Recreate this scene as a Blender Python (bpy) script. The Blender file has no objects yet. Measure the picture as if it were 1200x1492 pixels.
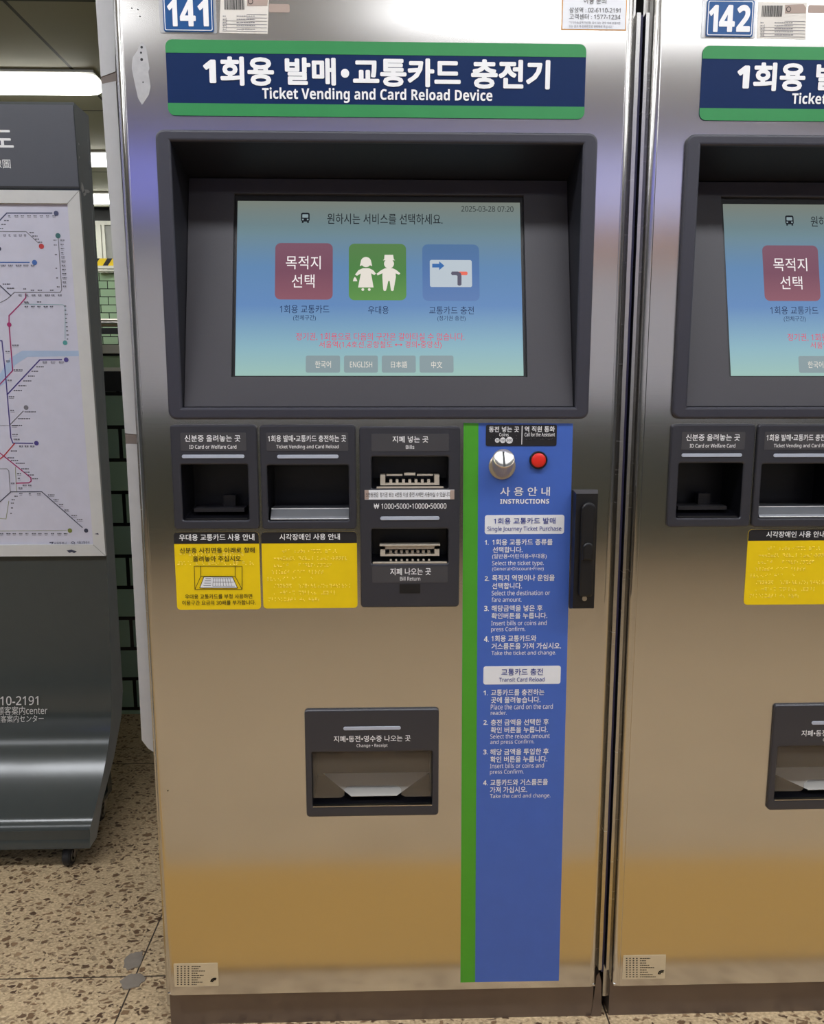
# A row of station ticket vending machines, a map stand beside them, a tiled concourse behind.
import bpy, bmesh, math, random
from mathutils import Vector, Matrix
random.seed(7)
SC = bpy.context.scene
COL = SC.collection

# ------------------------------------------------------------------ camera
F_PX = 1150.0
PITCH, YAW, ROLL = math.radians(8.90043), math.radians(1.57862), math.radians(0.01038)
CAM = Vector((0.017336, -1.266522, 1.14274))
cp, sp_, cy, sy, cr, sr = math.cos(PITCH), math.sin(PITCH), math.cos(YAW), math.sin(YAW), math.cos(ROLL), math.sin(ROLL)
FWD = Vector((sy*cp, cy*cp, -sp_)); RT0 = Vector((cy, -sy, 0)); DN0 = FWD.cross(RT0)
RT = RT0*cr + DN0*sr
DN = DN0*cr - RT0*sr
cam_data = bpy.data.cameras.new('camera')
cam_data.sensor_fit = 'VERTICAL'; cam_data.sensor_height = 36.0; cam_data.lens = F_PX/1492*36.0
cam_data.clip_start = 0.02; cam_data.clip_end = 60
cam = bpy.data.objects.new('camera', cam_data); COL.objects.link(cam)
cam.matrix_world = Matrix(((RT.x, -DN.x, -FWD.x, CAM.x), (RT.y, -DN.y, -FWD.y, CAM.y), (RT.z, -DN.z, -FWD.z, CAM.z), (0, 0, 0, 1)))
SC.camera = cam

# ------------------------------------------------------------------ world and exposure
world = bpy.data.worlds.new('world'); SC.world = world; world.use_nodes = True
bg = world.node_tree.nodes['Background']
bg.inputs[0].default_value = (0.80, 0.84, 0.90, 1); bg.inputs[1].default_value = 0.06
SC.view_settings.view_transform = 'Standard'; SC.view_settings.look = 'None'
SC.view_settings.gamma = 1.0; SC.view_settings.exposure = 0.43; SC.view_settings.use_curve_mapping = False
LAMP = 14.0           # strength of the ceiling diffusers
CEIL = 2.75

# ------------------------------------------------------------------ materials
def lin(c):
    out = []
    for v in c[:3]:
        v = v/255.0
        out.append(v/12.92 if v <= 0.04045 else ((v+0.055)/1.055)**2.4)
    return tuple(out) + (1.0,)

def mat(name, col, rough=0.5, metal=0.0, spec=0.5, emit=None, estr=0.0, mottle=0.06, scale=30.0, bump=0.0, coat=0.0):
    m = bpy.data.materials.new(name); m.use_nodes = True
    nt = m.node_tree; b = nt.nodes['Principled BSDF']
    b.inputs['Base Color'].default_value = lin(col); b.inputs['Roughness'].default_value = rough
    b.inputs['Metallic'].default_value = metal; b.inputs['Specular IOR Level'].default_value = spec
    b.inputs['Coat Weight'].default_value = coat
    if emit is not None:
        b.inputs['Emission Color'].default_value = lin(emit); b.inputs['Emission Strength'].default_value = estr
    if mottle or bump:
        tc = nt.nodes.new('ShaderNodeTexCoord'); n = nt.nodes.new('ShaderNodeTexNoise')
        n.inputs['Scale'].default_value = scale; n.inputs['Detail'].default_value = 4
        nt.links.new(tc.outputs['Object'], n.inputs['Vector'])
        if mottle:
            mr = nt.nodes.new('ShaderNodeMapRange')
            mr.inputs['To Min'].default_value = 1-mottle; mr.inputs['To Max'].default_value = 1+mottle
            nt.links.new(n.outputs['Fac'], mr.inputs['Value'])
            hs = nt.nodes.new('ShaderNodeHueSaturation'); hs.inputs['Color'].default_value = lin(col)
            nt.links.new(mr.outputs['Result'], hs.inputs['Value']); nt.links.new(hs.outputs['Color'], b.inputs['Base Color'])
        if bump:
            bp = nt.nodes.new('ShaderNodeBump'); bp.inputs['Strength'].default_value = bump; bp.inputs['Distance'].default_value = 0.002
            nt.links.new(n.outputs['Fac'], bp.inputs['Height']); nt.links.new(bp.outputs['Normal'], b.inputs['Normal'])
    return m

def steel_mat(name, col, rough, aniso, horiz=True):
    m = bpy.data.materials.new(name); m.use_nodes = True
    nt = m.node_tree; b = nt.nodes['Principled BSDF']; L = nt.links.new
    b.inputs['Base Color'].default_value = lin(col); b.inputs['Metallic'].default_value = 1.0
    b.inputs['Anisotropic'].default_value = aniso
    tg = nt.nodes.new('ShaderNodeCombineXYZ'); tg.inputs[0 if horiz else 2].default_value = 1.0
    L(tg.outputs[0], b.inputs['Tangent'])
    tc = nt.nodes.new('ShaderNodeTexCoord'); mp = nt.nodes.new('ShaderNodeMapping')
    mp.inputs['Scale'].default_value = (3, 3, 160)
    n = nt.nodes.new('ShaderNodeTexNoise'); n.inputs['Scale'].default_value = 4; n.inputs['Detail'].default_value = 5
    L(tc.outputs['Object'], mp.inputs[0]); L(mp.outputs[0], n.inputs['Vector'])
    mr = nt.nodes.new('ShaderNodeMapRange'); mr.inputs['To Min'].default_value = rough*0.85; mr.inputs['To Max'].default_value = rough*1.2
    L(n.outputs['Fac'], mr.inputs['Value']); L(mr.outputs[0], b.inputs['Roughness'])
    n2 = nt.nodes.new('ShaderNodeTexNoise'); n2.inputs['Scale'].default_value = 2.2; n2.inputs['Detail'].default_value = 3
    L(tc.outputs['Object'], n2.inputs['Vector'])
    bp = nt.nodes.new('ShaderNodeBump'); bp.inputs['Strength'].default_value = 0.05; bp.inputs['Distance'].default_value = 0.01
    L(n2.outputs['Fac'], bp.inputs['Height']); L(bp.outputs[0], b.inputs['Normal'])
    return m

M = {}
M['steel'] = steel_mat('brushed_steel', (207, 204, 200), 0.19, 0.75)
M['steel_edge'] = steel_mat('edge_steel', (190, 188, 184), 0.25, 0.0)
M['bare_metal'] = mat('bare_metal', (190, 186, 178), 0.28, 1.0)
M['chrome'] = mat('chrome', (232, 232, 232), 0.28, 1.0, mottle=0)
M['brass'] = mat('dull_nickel', (196, 186, 170), 0.4, 0.25)
M['nickel'] = mat('warm_nickel', (200, 186, 160), 0.3, 0.6)
M['lipmetal'] = mat('lip_metal', (128, 130, 136), 0.3, 0.85)
M['cover'] = mat('pale_grey_paint', (176, 176, 176), 0.45, scale=60)
M['rust_gap'] = mat('brown_gap', (110, 100, 94), 0.7)
M['gasket'] = mat('blue_black_gasket', (40, 38, 74), 0.5)
M['kick'] = mat('kick_plate_metal', (120, 108, 100), 0.38, 0.7)
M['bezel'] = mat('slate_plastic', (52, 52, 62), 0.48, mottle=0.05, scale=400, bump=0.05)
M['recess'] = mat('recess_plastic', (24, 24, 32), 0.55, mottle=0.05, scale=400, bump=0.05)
M['panel'] = mat('grey_plastic', (60, 58, 63), 0.5, mottle=0.05, scale=400, bump=0.05)
M['unit'] = mat('dark_plastic', (52, 52, 58), 0.32, mottle=0.05, scale=300, bump=0.05)
M['bay'] = mat('bay_black', (12, 12, 17), 0.35)
M['black'] = mat('black_plastic', (18, 18, 20), 0.4)
M['labelblack'] = mat('label_black', (36, 35, 38), 0.35)
M['plate'] = mat('label_grey', (66, 65, 68), 0.4)
M['light'] = mat('indicator_acrylic', (176, 182, 196), 0.3)
M['navy'] = mat('sign_navy', (8, 38, 84), 0.4, spec=0.2)
M['green'] = mat('sign_green', (48, 138, 76), 0.35)
M['grass'] = mat('strip_green', (72, 158, 40), 0.4)
M['blue'] = mat('strip_blue', (66, 102, 188), 0.4)
M['plateblue'] = mat('number_plate_blue', (16, 78, 138), 0.3)
M['white'] = mat('print_white', (240, 240, 240), 0.45)
M['ink'] = mat('print_black', (20, 20, 22), 0.5)
M['blueink'] = mat('print_blue', (40, 60, 150), 0.5)
M['paper'] = mat('sticker_paper', (222, 216, 206), 0.5)
M['oldpaper'] = mat('aged_sticker', (206, 190, 158), 0.5)
M['paperwhite'] = mat('white_sticker', (232, 234, 238), 0.45)
M['orange'] = mat('orange_edge', (206, 148, 72), 0.5)
M['tape'] = mat('tan_tape', (170, 150, 138), 0.5)
M['yellow'] = mat('sign_yellow', (238, 204, 12), 0.35)
M['dots'] = mat('braille_yellow', (252, 230, 110), 0.35)
M['red'] = mat('button_red', (226, 44, 34), 0.3)
M['residue'] = mat('glue_residue', (176, 174, 172), 0.5, metal=0.8, mottle=0.25, scale=80)
M['stand'] = mat('stand_slate', (66, 71, 70), 0.14, mottle=0.05)
M['standside'] = mat('stand_side', (140, 144, 144), 0.5)
M['header'] = mat('stand_header', (76, 78, 86), 0.4, mottle=0.05)
M['frame'] = mat('frame_white', (208, 208, 206), 0.4)
M['map'] = mat('map_paper', (206, 206, 222), 0.25, coat=0.3)
M['river'] = mat('map_river', (170, 190, 218), 0.3)
M['chute'] = mat('chute_steel', (216, 212, 204), 0.35, 0.2)
M['rubber'] = mat('rubber', (34, 34, 36), 0.6)
M['lampbody'] = mat('lamp_body', (206, 206, 196), 0.5)
M['whitetrim'] = mat('white_trim', (226, 226, 216), 0.5)
M['greytrim'] = mat('grey_trim', (150, 152, 148), 0.5)
M['darktrim'] = mat('dark_trim', (26, 27, 30), 0.5)
M['palegreen'] = mat('pale_green_tile', (168, 196, 160), 0.3)
M['hazy'] = mat('hazard_yellow', (232, 200, 20), 0.4)
M['brownband'] = mat('brown_band', (226, 176, 128), 0.5)
M['tactile'] = mat('tactile_yellow', (194, 152, 76), 0.6)
M['putty'] = mat('floor_putty', (142, 132, 120), 0.8, mottle=0.2, scale=60)

def glassy(name, col, alpha, rough=0.1):
    m = mat(name, col, rough, mottle=0)
    m.node_tree.nodes['Principled BSDF'].inputs['Alpha'].default_value = alpha
    return m
M['flap'] = glassy('smoky_flap', (150, 138, 120), 0.20, 0.12)
M['clear'] = glassy('clear_acrylic', (225, 228, 232), 0.45, 0.1)

LCD_GAIN = 0.92
def lit(name, col, s=1.0):
    m = bpy.data.materials.new(name); m.use_nodes = True
    b = m.node_tree.nodes['Principled BSDF']
    b.inputs['Base Color'].default_value = (0.004, 0.004, 0.005, 1); b.inputs['Roughness'].default_value = 0.25
    b.inputs['Specular IOR Level'].default_value = 0.2
    b.inputs['Emission Color'].default_value = lin(col); b.inputs['Emission Strength'].default_value = s*(LCD_GAIN if name.startswith('lcd') else 1)
    return m

def lit_ramp(name, stops, s=1.0, axis=2):
    m = lit(name, (100, 100, 100), s); nt = m.node_tree
    tc = nt.nodes.new('ShaderNodeTexCoord'); sx = nt.nodes.new('ShaderNodeSeparateXYZ'); rp = nt.nodes.new('ShaderNodeValToRGB')
    nt.links.new(tc.outputs['Generated'], sx.inputs[0]); nt.links.new(sx.outputs[axis], rp.inputs[0])
    e = rp.color_ramp.elements
    while len(e) < len(stops): e.new(0.5)
    for el, (p, c) in zip(e, stops): el.position = p; el.color = lin(c)
    nt.links.new(rp.outputs[0], nt.nodes['Principled BSDF'].inputs['Emission Color'])
    return m
M['screen'] = lit_ramp('lcd_image', [(0, (140, 172, 164)), (0.16, (124, 160, 172)), (0.40, (88, 122, 166)), (0.62, (84, 119, 156)), (0.82, (94, 118, 126)), (1, (108, 114, 106))])
M['s_red'] = lit_ramp('lcd_red', [(0, (124, 78, 90)), (0.5, (106, 66, 82)), (1, (108, 70, 86))])
M['s_green'] = lit_ramp('lcd_green', [(0, (84, 130, 66)), (0.5, (66, 114, 58)), (1, (72, 110, 60))])
M['s_blue'] = lit_ramp('lcd_blue', [(0, (82, 110, 156)), (0.5, (70, 102, 150)), (1, (66, 98, 136))])
M['s_grey'] = lit('lcd_grey', (122, 138, 142))
M['s_white'] = lit('lcd_white', (206, 200, 190))
M['s_btnwhite'] = lit('lcd_button_text', (220, 214, 214))
M['s_card'] = lit('lcd_card', (166, 176, 184))
M['s_ink'] = lit('lcd_ink', (22, 26, 32))
M['s_navy'] = lit('lcd_navy', (18, 34, 70))
M['s_redink'] = lit('lcd_red_ink', (196, 70, 92))
M['s_arrow'] = lit('lcd_arrow', (44, 92, 150))
M['s_pipe'] = lit('lcd_pipe', (78, 76, 92))
M['s_pipered'] = lit('lcd_pipe_red', (206, 96, 80))
M['diffuser'] = lit('lamp_diffuser', (247, 250, 255), LAMP)
M['diffuser_dim'] = lit('lamp_diffuser_dim', (247, 250, 255), LAMP*0.42)
M['diffuser_mid'] = lit('lamp_diffuser_mid', (255, 254, 246), LAMP*0.45)
M['signlit'] = lit_ramp('lightbox_face', [(0, (120, 124, 226)), (0.45, (140, 144, 232)), (1, (214, 214, 250))], 1.0, axis=0)
LCOL = {'navyline': (70, 76, 110), 'grey': (120, 120, 128), 'blue': (70, 110, 180), 'teal': (60, 110, 110), 'pink': (170, 50, 110), 'purple': (80, 70, 140),
        'red': (190, 60, 60), 'olive': (130, 140, 70), 'dark': (60, 64, 84), 'mint': (90, 160, 160), 'label': (96, 96, 108)}
for k, c in LCOL.items(): M['m_'+k] = mat('map_'+k, c, 0.4, mottle=0)

def brick_mat(name, c1, c2, mortar, w, h, ms, ox, oz, rough=0.25, offset=0.5):
    m = bpy.data.materials.new(name); m.use_nodes = True
    nt = m.node_tree; b = nt.nodes['Principled BSDF']; L = nt.links.new
    tc = nt.nodes.new('ShaderNodeTexCoord'); sx = nt.nodes.new('ShaderNodeSeparateXYZ'); cx = nt.nodes.new('ShaderNodeCombineXYZ')
    L(tc.outputs['Object'], sx.inputs[0])
    ax = nt.nodes.new('ShaderNodeMath'); ax.inputs[1].default_value = ox; L(sx.outputs[0], ax.inputs[0]); L(ax.outputs[0], cx.inputs[0])
    az = nt.nodes.new('ShaderNodeMath'); az.inputs[1].default_value = oz; L(sx.outputs[2], az.inputs[0]); L(az.outputs[0], cx.inputs[1])
    br = nt.nodes.new('ShaderNodeTexBrick'); br.offset = offset; br.offset_frequency = 2
    br.inputs['Scale'].default_value = 1; br.inputs['Brick Width'].default_value = w; br.inputs['Row Height'].default_value = h
    br.inputs['Mortar Size'].default_value = ms; br.inputs['Mortar Smooth'].default_value = 0.1
    br.inputs['Color1'].default_value = lin(c1); br.inputs['Color2'].default_value = lin(c2); br.inputs['Mortar'].default_value = lin(mortar)
    L(cx.outputs[0], br.inputs['Vector']); L(br.outputs['Color'], b.inputs['Base Color'])
    b.inputs['Roughness'].default_value = rough
    bp = nt.nodes.new('ShaderNodeBump'); bp.inputs['Strength'].default_value = 0.4; bp.inputs['Distance'].default_value = 0.004; bp.invert = True
    L(br.outputs['Fac'], bp.inputs['Height']); L(bp.outputs[0], b.inputs['Normal'])
    return m
M['brick'] = brick_mat('dark_green_glazed_brick', (146, 174, 150), (122, 146, 132), (8, 9, 9), 0.221, 0.1105, 0.0065, 4.862+0.889, 2.21-0.02+0.1105)
M['fartile'] = brick_mat('pale_green_wall_tile', (176, 206, 172), (160, 192, 160), (34, 42, 36), 0.145, 0.0725, 0.004, 5.0, 2.0)
M['frontwall'] = mat('pinkish_wall', (228, 230, 244), 0.5)
M['frontlow'] = brick_mat('grey_green_brick', (92, 96, 84), (82, 86, 76), (40, 40, 38), 0.22, 0.11, 0.006, 5.0, 2.0)

def floor_mat():
    m = bpy.data.materials.new('pitted_terrazzo'); m.use_nodes = True
    nt = m.node_tree; b = nt.nodes['Principled BSDF']; L = nt.links.new; N = nt.nodes.new
    tc = N('ShaderNodeTexCoord'); mp = N('ShaderNodeMapping'); mp.inputs['Rotation'].default_value = (0, 0, 0.35); mp.inputs['Scale'].default_value = (1.0, 1.3, 1)
    L(tc.outputs['Object'], mp.inputs[0])
    wob = N('ShaderNodeTexNoise'); wob.inputs['Scale'].default_value = 60; wob.inputs['Detail'].default_value = 2; L(mp.outputs[0], wob.inputs['Vector'])
    mx = N('ShaderNodeMixRGB'); mx.blend_type = 'LINEAR_LIGHT'; mx.inputs[0].default_value = 0.012
    L(mp.outputs[0], mx.inputs[1]); L(wob.outputs['Color'], mx.inputs[2])
    v = N('ShaderNodeTexVoronoi'); v.feature = 'DISTANCE_TO_EDGE'; v.inputs['Scale'].default_value = 62; L(mx.outputs[0], v.inputs['Vector'])
    vc = N('ShaderNodeTexVoronoi'); vc.inputs['Scale'].default_value = 62; L(mx.outputs[0], vc.inputs['Vector'])
    big = N('ShaderNodeTexNoise'); big.inputs['Scale'].default_value = 5; big.inputs['Detail'].default_value = 3; L(mp.outputs[0], big.inputs['Vector'])
    sep = N('ShaderNodeSeparateColor'); L(vc.outputs['Color'], sep.inputs[0])
    # a share of the cells are brown pits
    pick = N('ShaderNodeMapRange'); pick.inputs['From Min'].default_value = 0.28; pick.inputs['From Max'].default_value = 0.46; L(sep.outputs[0], pick.inputs['Value'])
    core = N('ShaderNodeMapRange'); core.inputs['From Min'].default_value = 0.10; core.inputs['From Max'].default_value = 0.22; L(v.outputs['Distance'], core.inputs['Value'])
    mul = N('ShaderNodeMath'); mul.operation = 'MULTIPLY'; L(pick.outputs[0], mul.inputs[0]); L(core.outputs[0], mul.inputs[1])
    fine = N('ShaderNodeTexNoise'); fine.inputs['Scale'].default_value = 150; fine.inputs['Detail'].default_value = 4; L(mp.outputs[0], fine.inputs['Vector'])
    base = N('ShaderNodeValToRGB'); e = base.color_ramp.elements
    e[0].position = 0.3; e[0].color = lin((170, 144, 110)); e[1].position = 0.7; e[1].color = lin((226, 202, 162)); L(fine.outputs['Fac'], base.inputs[0])
    pit = N('ShaderNodeValToRGB'); e = pit.color_ramp.elements
    e[0].color = lin((82, 58, 40)); e[1].color = lin((148, 118, 86)); L(sep.outputs[1], pit.inputs[0])
    mixp = N('ShaderNodeMixRGB'); L(mul.outputs[0], mixp.inputs[0]); L(base.outputs[0], mixp.inputs[1]); L(pit.outputs[0], mixp.inputs[2])
    # tile joints
    sx = N('ShaderNodeSeparateXYZ'); L(tc.outputs['Object'], sx.inputs[0])
    def joint(sock, off, size):
        a = N('ShaderNodeMath'); a.operation = 'ADD'; a.inputs[1].default_value = off; L(sock, a.inputs[0])
        f = N('ShaderNodeMath'); f.operation = 'PINGPONG'; f.inputs[1].default_value = size/2; L(a.outputs[0], f.inputs[0])
        g = N('ShaderNodeMath'); g.operation = 'LESS_THAN'; g.inputs[1].default_value = 0.0016; L(f.outputs[0], g.inputs[0])
        return g
    jx = joint(sx.outputs[0], 0.4885, 0.90); jy = joint(sx.outputs[1], -0.1405, 0.90)
    mxm = N('ShaderNodeMath'); mxm.operation = 'MAXIMUM'; L(jx.outputs[0], mxm.inputs[0]); L(jy.outputs[0], mxm.inputs[1])
    mj = N('ShaderNodeMixRGB'); L(mxm.outputs[0], mj.inputs[0]); L(mixp.outputs[0], mj.inputs[1]); mj.inputs[2].default_value = lin((62, 50, 38))
    mt = N('ShaderNodeMapRange'); mt.inputs['To Min'].default_value = 0.75; mt.inputs['To Max'].default_value = 1.2; L(big.outputs['Fac'], mt.inputs['Value'])
    hs = N('ShaderNodeHueSaturation'); L(mj.outputs[0], hs.inputs['Color']); L(mt.outputs[0], hs.inputs['Value'])
    L(hs.outputs[0], b.inputs['Base Color']); b.inputs['Roughness'].default_value = 0.55
    bp = N('ShaderNodeBump'); bp.invert = True; bp.inputs['Strength'].default_value = 0.6; bp.inputs['Distance'].default_value = 0.003
    L(mul.outputs[0], bp.inputs['Height']); L(bp.outputs[0], b.inputs['Normal'])
    return m
M['floor'] = floor_mat()

def ceil_mat():
    m = bpy.data.materials.new('ceiling_panel'); m.use_nodes = True
    nt = m.node_tree; b = nt.nodes['Principled BSDF']; L = nt.links.new; N = nt.nodes.new
    tc = N('ShaderNodeTexCoord'); br = N('ShaderNodeTexBrick'); br.offset = 0.0
    mp = N('ShaderNodeMapping'); mp.inputs['Location'].default_value = (6.475, 5.66, 0); L(tc.outputs['Object'], mp.inputs[0]); L(mp.outputs[0], br.inputs['Vector'])
    br.inputs['Scale'].default_value = 1; br.inputs['Brick Width'].default_value = 1.22; br.inputs['Row Height'].default_value = 1.34; br.inputs['Mortar Size'].default_value = 0.009
    br.inputs['Color1'].default_value = lin((176, 172, 150)); br.inputs['Color2'].default_value = lin((168, 165, 144)); br.inputs['Mortar'].default_value = lin((60, 58, 50))
    L(br.outputs['Color'], b.inputs['Base Color']); b.inputs['Roughness'].default_value = 0.6
    return m
M['ceiling'] = ceil_mat()

# ------------------------------------------------------------------ geometry helpers
class Frame:
    """A flat face in the place: origin, two unit axes on the face and its outward normal."""
    def __init__(s, o, u, v, n, shift=0.0):
        s.o, s.u, s.v, s.n, s.shift = Vector(o), Vector(u).normalized(), Vector(v).normalized(), Vector(n).normalized(), shift
    def uv(s, px, py):                      # where the surveyed picture point lies on this face
        d = RT*((px-600)/F_PX) + DN*((py-746)/F_PX) + FWD
        t = (s.o-CAM).dot(s.n)/d.dot(s.n)
        p = CAM + d*t - s.o
        return p.dot(s.u)-s.shift, p.dot(s.v)
    def pt(s, u, v, d=0.0): return s.o + s.u*u + s.v*v + s.n*d
    def rect(s, x0, y0, x1, y1):            # upright rectangle in face metres: u0, v0 (low), u1, v1 (high)
        xm, ym = (x0+x1)/2, (y0+y1)/2
        return s.uv(x0, ym)[0], s.uv(xm, y1)[1], s.uv(x1, ym)[0], s.uv(xm, y0)[1]
def face(y, shift=0.0): return Frame((0, y, 0), (1, 0, 0), (0, 0, 1), (0, -1, 0), shift)

def rr(r, rad=0.0, seg=5):
    u0, v0, u1, v1 = r
    if rad <= 0: return [(u0, v0), (u1, v0), (u1, v1), (u0, v1)]
    out = []
    for cx, cy_, a0 in ((u1-rad, v0+rad, -90), (u1-rad, v1-rad, 0), (u0+rad, v1-rad, 90), (u0+rad, v0+rad, 180)):
        for k in range(seg+1):
            a = math.radians(a0+90*k/seg); out.append((cx+rad*math.cos(a), cy_+rad*math.sin(a)))
    return out
def circ(u, v, r, n=24): return [(u+r*math.cos(2*math.pi*k/n), v+r*math.sin(2*math.pi*k/n)) for k in range(n)]

class MB:
    def __init__(s): s.v, s.f, s.m, s.smooth = [], [], [], []
    def add(s, verts, faces, mi=0, smooth=False):
        b = len(s.v); s.v += [tuple(p) for p in verts]
        for f in faces: s.f.append(tuple(b+i for i in f)); s.m.append(mi); s.smooth.append(smooth)
        return s
    def loft(s, loops, close=True, caps=True, mi=0, smooth=False):
        n = len(loops[0]); vs = [p for l in loops for p in l]; fs = []
        for k in range(len(loops)-1):
            for i in range(n if close else n-1):
                j = (i+1) % n; fs.append((k*n+i, k*n+j, (k+1)*n+j, (k+1)*n+i))
        s.add(vs, fs, mi, smooth)
        if caps and close: s.add(loops[0], [tuple(range(n))[::-1]], mi); s.add(loops[-1], [tuple(range(n))], mi)
        return s
    def prism(s, fr, pts, d0, d1, mi=0):
        return s.loft([[fr.pt(u, v, d0) for u, v in pts], [fr.pt(u, v, d1) for u, v in pts]], mi=mi)
    def flat(s, fr, pts, d=0.0, mi=0): return s.add([fr.pt(u, v, d) for u, v in pts], [tuple(range(len(pts)))], mi)
    def box(s, x0, y0, z0, x1, y1, z1, mi=0):
        return s.loft([[(x0, y0, z0), (x1, y0, z0), (x1, y1, z0), (x0, y1, z0)], [(x0, y0, z1), (x1, y0, z1), (x1, y1, z1), (x0, y1, z1)]], mi=mi)
    def tube(s, pts, r, n=12, mi=0):
        pts = [Vector(p) for p in pts]; loops = []
        for i, p in enumerate(pts):
            d = (pts[min(i+1, len(pts)-1)]-pts[max(i-1, 0)]).normalized()
            a = d.orthogonal().normalized() if i == 0 else (a - d*a.dot(d)).normalized()
            b = d.cross(a); rad = r[i] if isinstance(r, (list, tuple)) else r
            loops.append([p+(a*math.cos(2*math.pi*k/n)+b*math.sin(2*math.pi*k/n))*rad for k in range(n)])
        return s.loft(loops, mi=mi, smooth=True)
    def line(s, fr, pts, w, d, mi=0):       # a printed line of width w
        for (a, b) in zip(pts, pts[1:]):
            dx, dy = b[0]-a[0], b[1]-a[1]; l = math.hypot(dx, dy) or 1; nx, ny = -dy/l*w/2, dx/l*w/2
            ex, ey = dx/l*w*0.3, dy/l*w*0.3
            s.flat(fr, [(a[0]-ex+nx, a[1]-ey+ny), (a[0]-ex-nx, a[1]-ey-ny), (b[0]+ex-nx, b[1]+ey-ny), (b[0]+ex+nx, b[1]+ey+ny)], d, mi)
        return s
    def mesh(s, me, fr, d, mi=0, sc=(1, 1), off=(0, 0)):
        return s.add([fr.pt(v.co.x*sc[0]+off[0], v.co.y*sc[1]+off[1], d+v.co.z) for v in me.vertices], [tuple(p.vertices) for p in me.polygons], mi)
    def build(s, name, mats, parent=None):
        me = bpy.data.meshes.new(name); me.from_pydata(s.v, [], s.f)
        for m in (mats if isinstance(mats, (list, tuple)) else [mats]): me.materials.append(m)
        me.polygons.foreach_set('material_index', s.m); me.polygons.foreach_set('use_smooth', s.smooth); me.update()
        bm = bmesh.new(); bm.from_mesh(me); bmesh.ops.recalc_face_normals(bm, faces=bm.faces); bm.to_mesh(me); bm.free()
        o = bpy.data.objects.new(name, me); COL.objects.link(o)
        if parent is not None: o.parent = parent; o.matrix_parent_inverse.identity()
        return o

def plate_mesh(outer, holes=(), t=0.004, bevel=0.001):
    k = bpy.data.curves.new('outline', 'CURVE'); k.dimensions = '2D'; k.fill_mode = 'BOTH'
    for pts in [outer]+list(holes):
        sp = k.splines.new('POLY'); sp.points.add(len(pts)-1); sp.use_cyclic_u = True
        for a, b in zip(sp.points, pts): a.co = (b[0], b[1], 0, 1)
    bevel = min(bevel, t*0.45)
    k.extrude = t/2-bevel; k.bevel_depth = bevel; k.offset = -bevel; k.bevel_resolution = 2
    o = bpy.data.objects.new('outline', k); me = bpy.data.meshes.new_from_object(o)
    bpy.data.objects.remove(o); bpy.data.curves.remove(k)
    return me
def plate(mb, fr, outer, holes=(), d0=0.0, d1=0.004, bevel=0.001, mi=0):
    me = plate_mesh(outer, holes, d1-d0, bevel)
    mb.mesh(me, fr, (d0+d1)/2, mi); bpy.data.meshes.remove(me); return mb

_glyphs = {}
def sans(text, heavy=False):
    # letters and digits of the sans-serif alphabet, so the print is plain sans rather than Blender's own face
    out = ''
    for ch in text:
        if 'A' <= ch <= 'Z': out += chr((0x1D5D4 if heavy else 0x1D5A0)+ord(ch)-65)
        elif 'a' <= ch <= 'z': out += chr((0x1D5EE if heavy else 0x1D5BA)+ord(ch)-97)
        elif '0' <= ch <= '9': out += chr((0x1D7EC if heavy else 0x1D7E2)+ord(ch)-48)
        else: out += ch
    return out
def glyph(text, bold):
    heavy = bold >= 0.012 and all(ord(ch) < 0x2000 for ch in text)
    text = sans(text, heavy or bold >= 0.03).replace('·', '•')
    if heavy: bold *= 0.35
    key = (text, bold)
    if key not in _glyphs:
        c = bpy.data.curves.new('words', 'FONT'); c.body = text; c.resolution_u = 3; c.fill_mode = 'FRONT'
        o = bpy.data.objects.new('words', c); me = bpy.data.meshes.new_from_object(o)
        bpy.data.objects.remove(o); bpy.data.curves.remove(c)
        if bold > 0:                        # thicken every stroke by printing it again a hair's breadth around
            n = 12 if bold > 0.03 else 5; stamp = MB(); st_f = Frame((0, 0, 0), (1, 0, 0), (0, 1, 0), (0, 0, 1))
            for k in range(n):
                a = 2*math.pi*k/n+0.3; stamp.mesh(me, st_f, 2e-5*k, 0, (1, 1), (bold*math.cos(a), bold*math.sin(a)))
            bpy.data.meshes.remove(me); me = bpy.data.meshes.new('words'); me.from_pydata(stamp.v, [], stamp.f)
        xs = [v.co.x for v in me.vertices]; ys = [v.co.y for v in me.vertices]
        _glyphs[key] = (me, min(xs), min(ys), max(xs), max(ys))
    return _glyphs[key]
def words(mb, fr, text, box, bold=0.0, d=0.0004, mi=0):
    """Print a word so that its ink fills the surveyed box on the face."""
    u0, v0, u1, v1 = fr.rect(*box); me, a0, b0, a1, b1 = glyph(text, bold)
    sx, sy_ = (u1-u0)/(a1-a0), (v1-v0)/(b1-b0)
    mb.mesh(me, fr, d, mi, (sx, sy_), (u0-a0*sx, v0-b0*sy_)); return mb
def print_words(parent, fr, items, m, d=0.0004, name='lettering'):
    for it in items: o = words(MB(), fr, it[0], it[1], it[2] if len(it) > 2 else 0.0, d).build(name, m, parent)
    return o
def dashes(mb, fr, x0, x1, y, h, d, mi=0, seed=0):
    rnd = random.Random(seed); x = x0
    while x < x1-0.8:
        w = min(rnd.uniform(1.6, 3.4), x1-x); mb.flat(fr, rr(fr.rect(x, y-h/2, x+w, y+h/2)), d, mi); x += w+rnd.uniform(0.5, 0.9)

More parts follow.
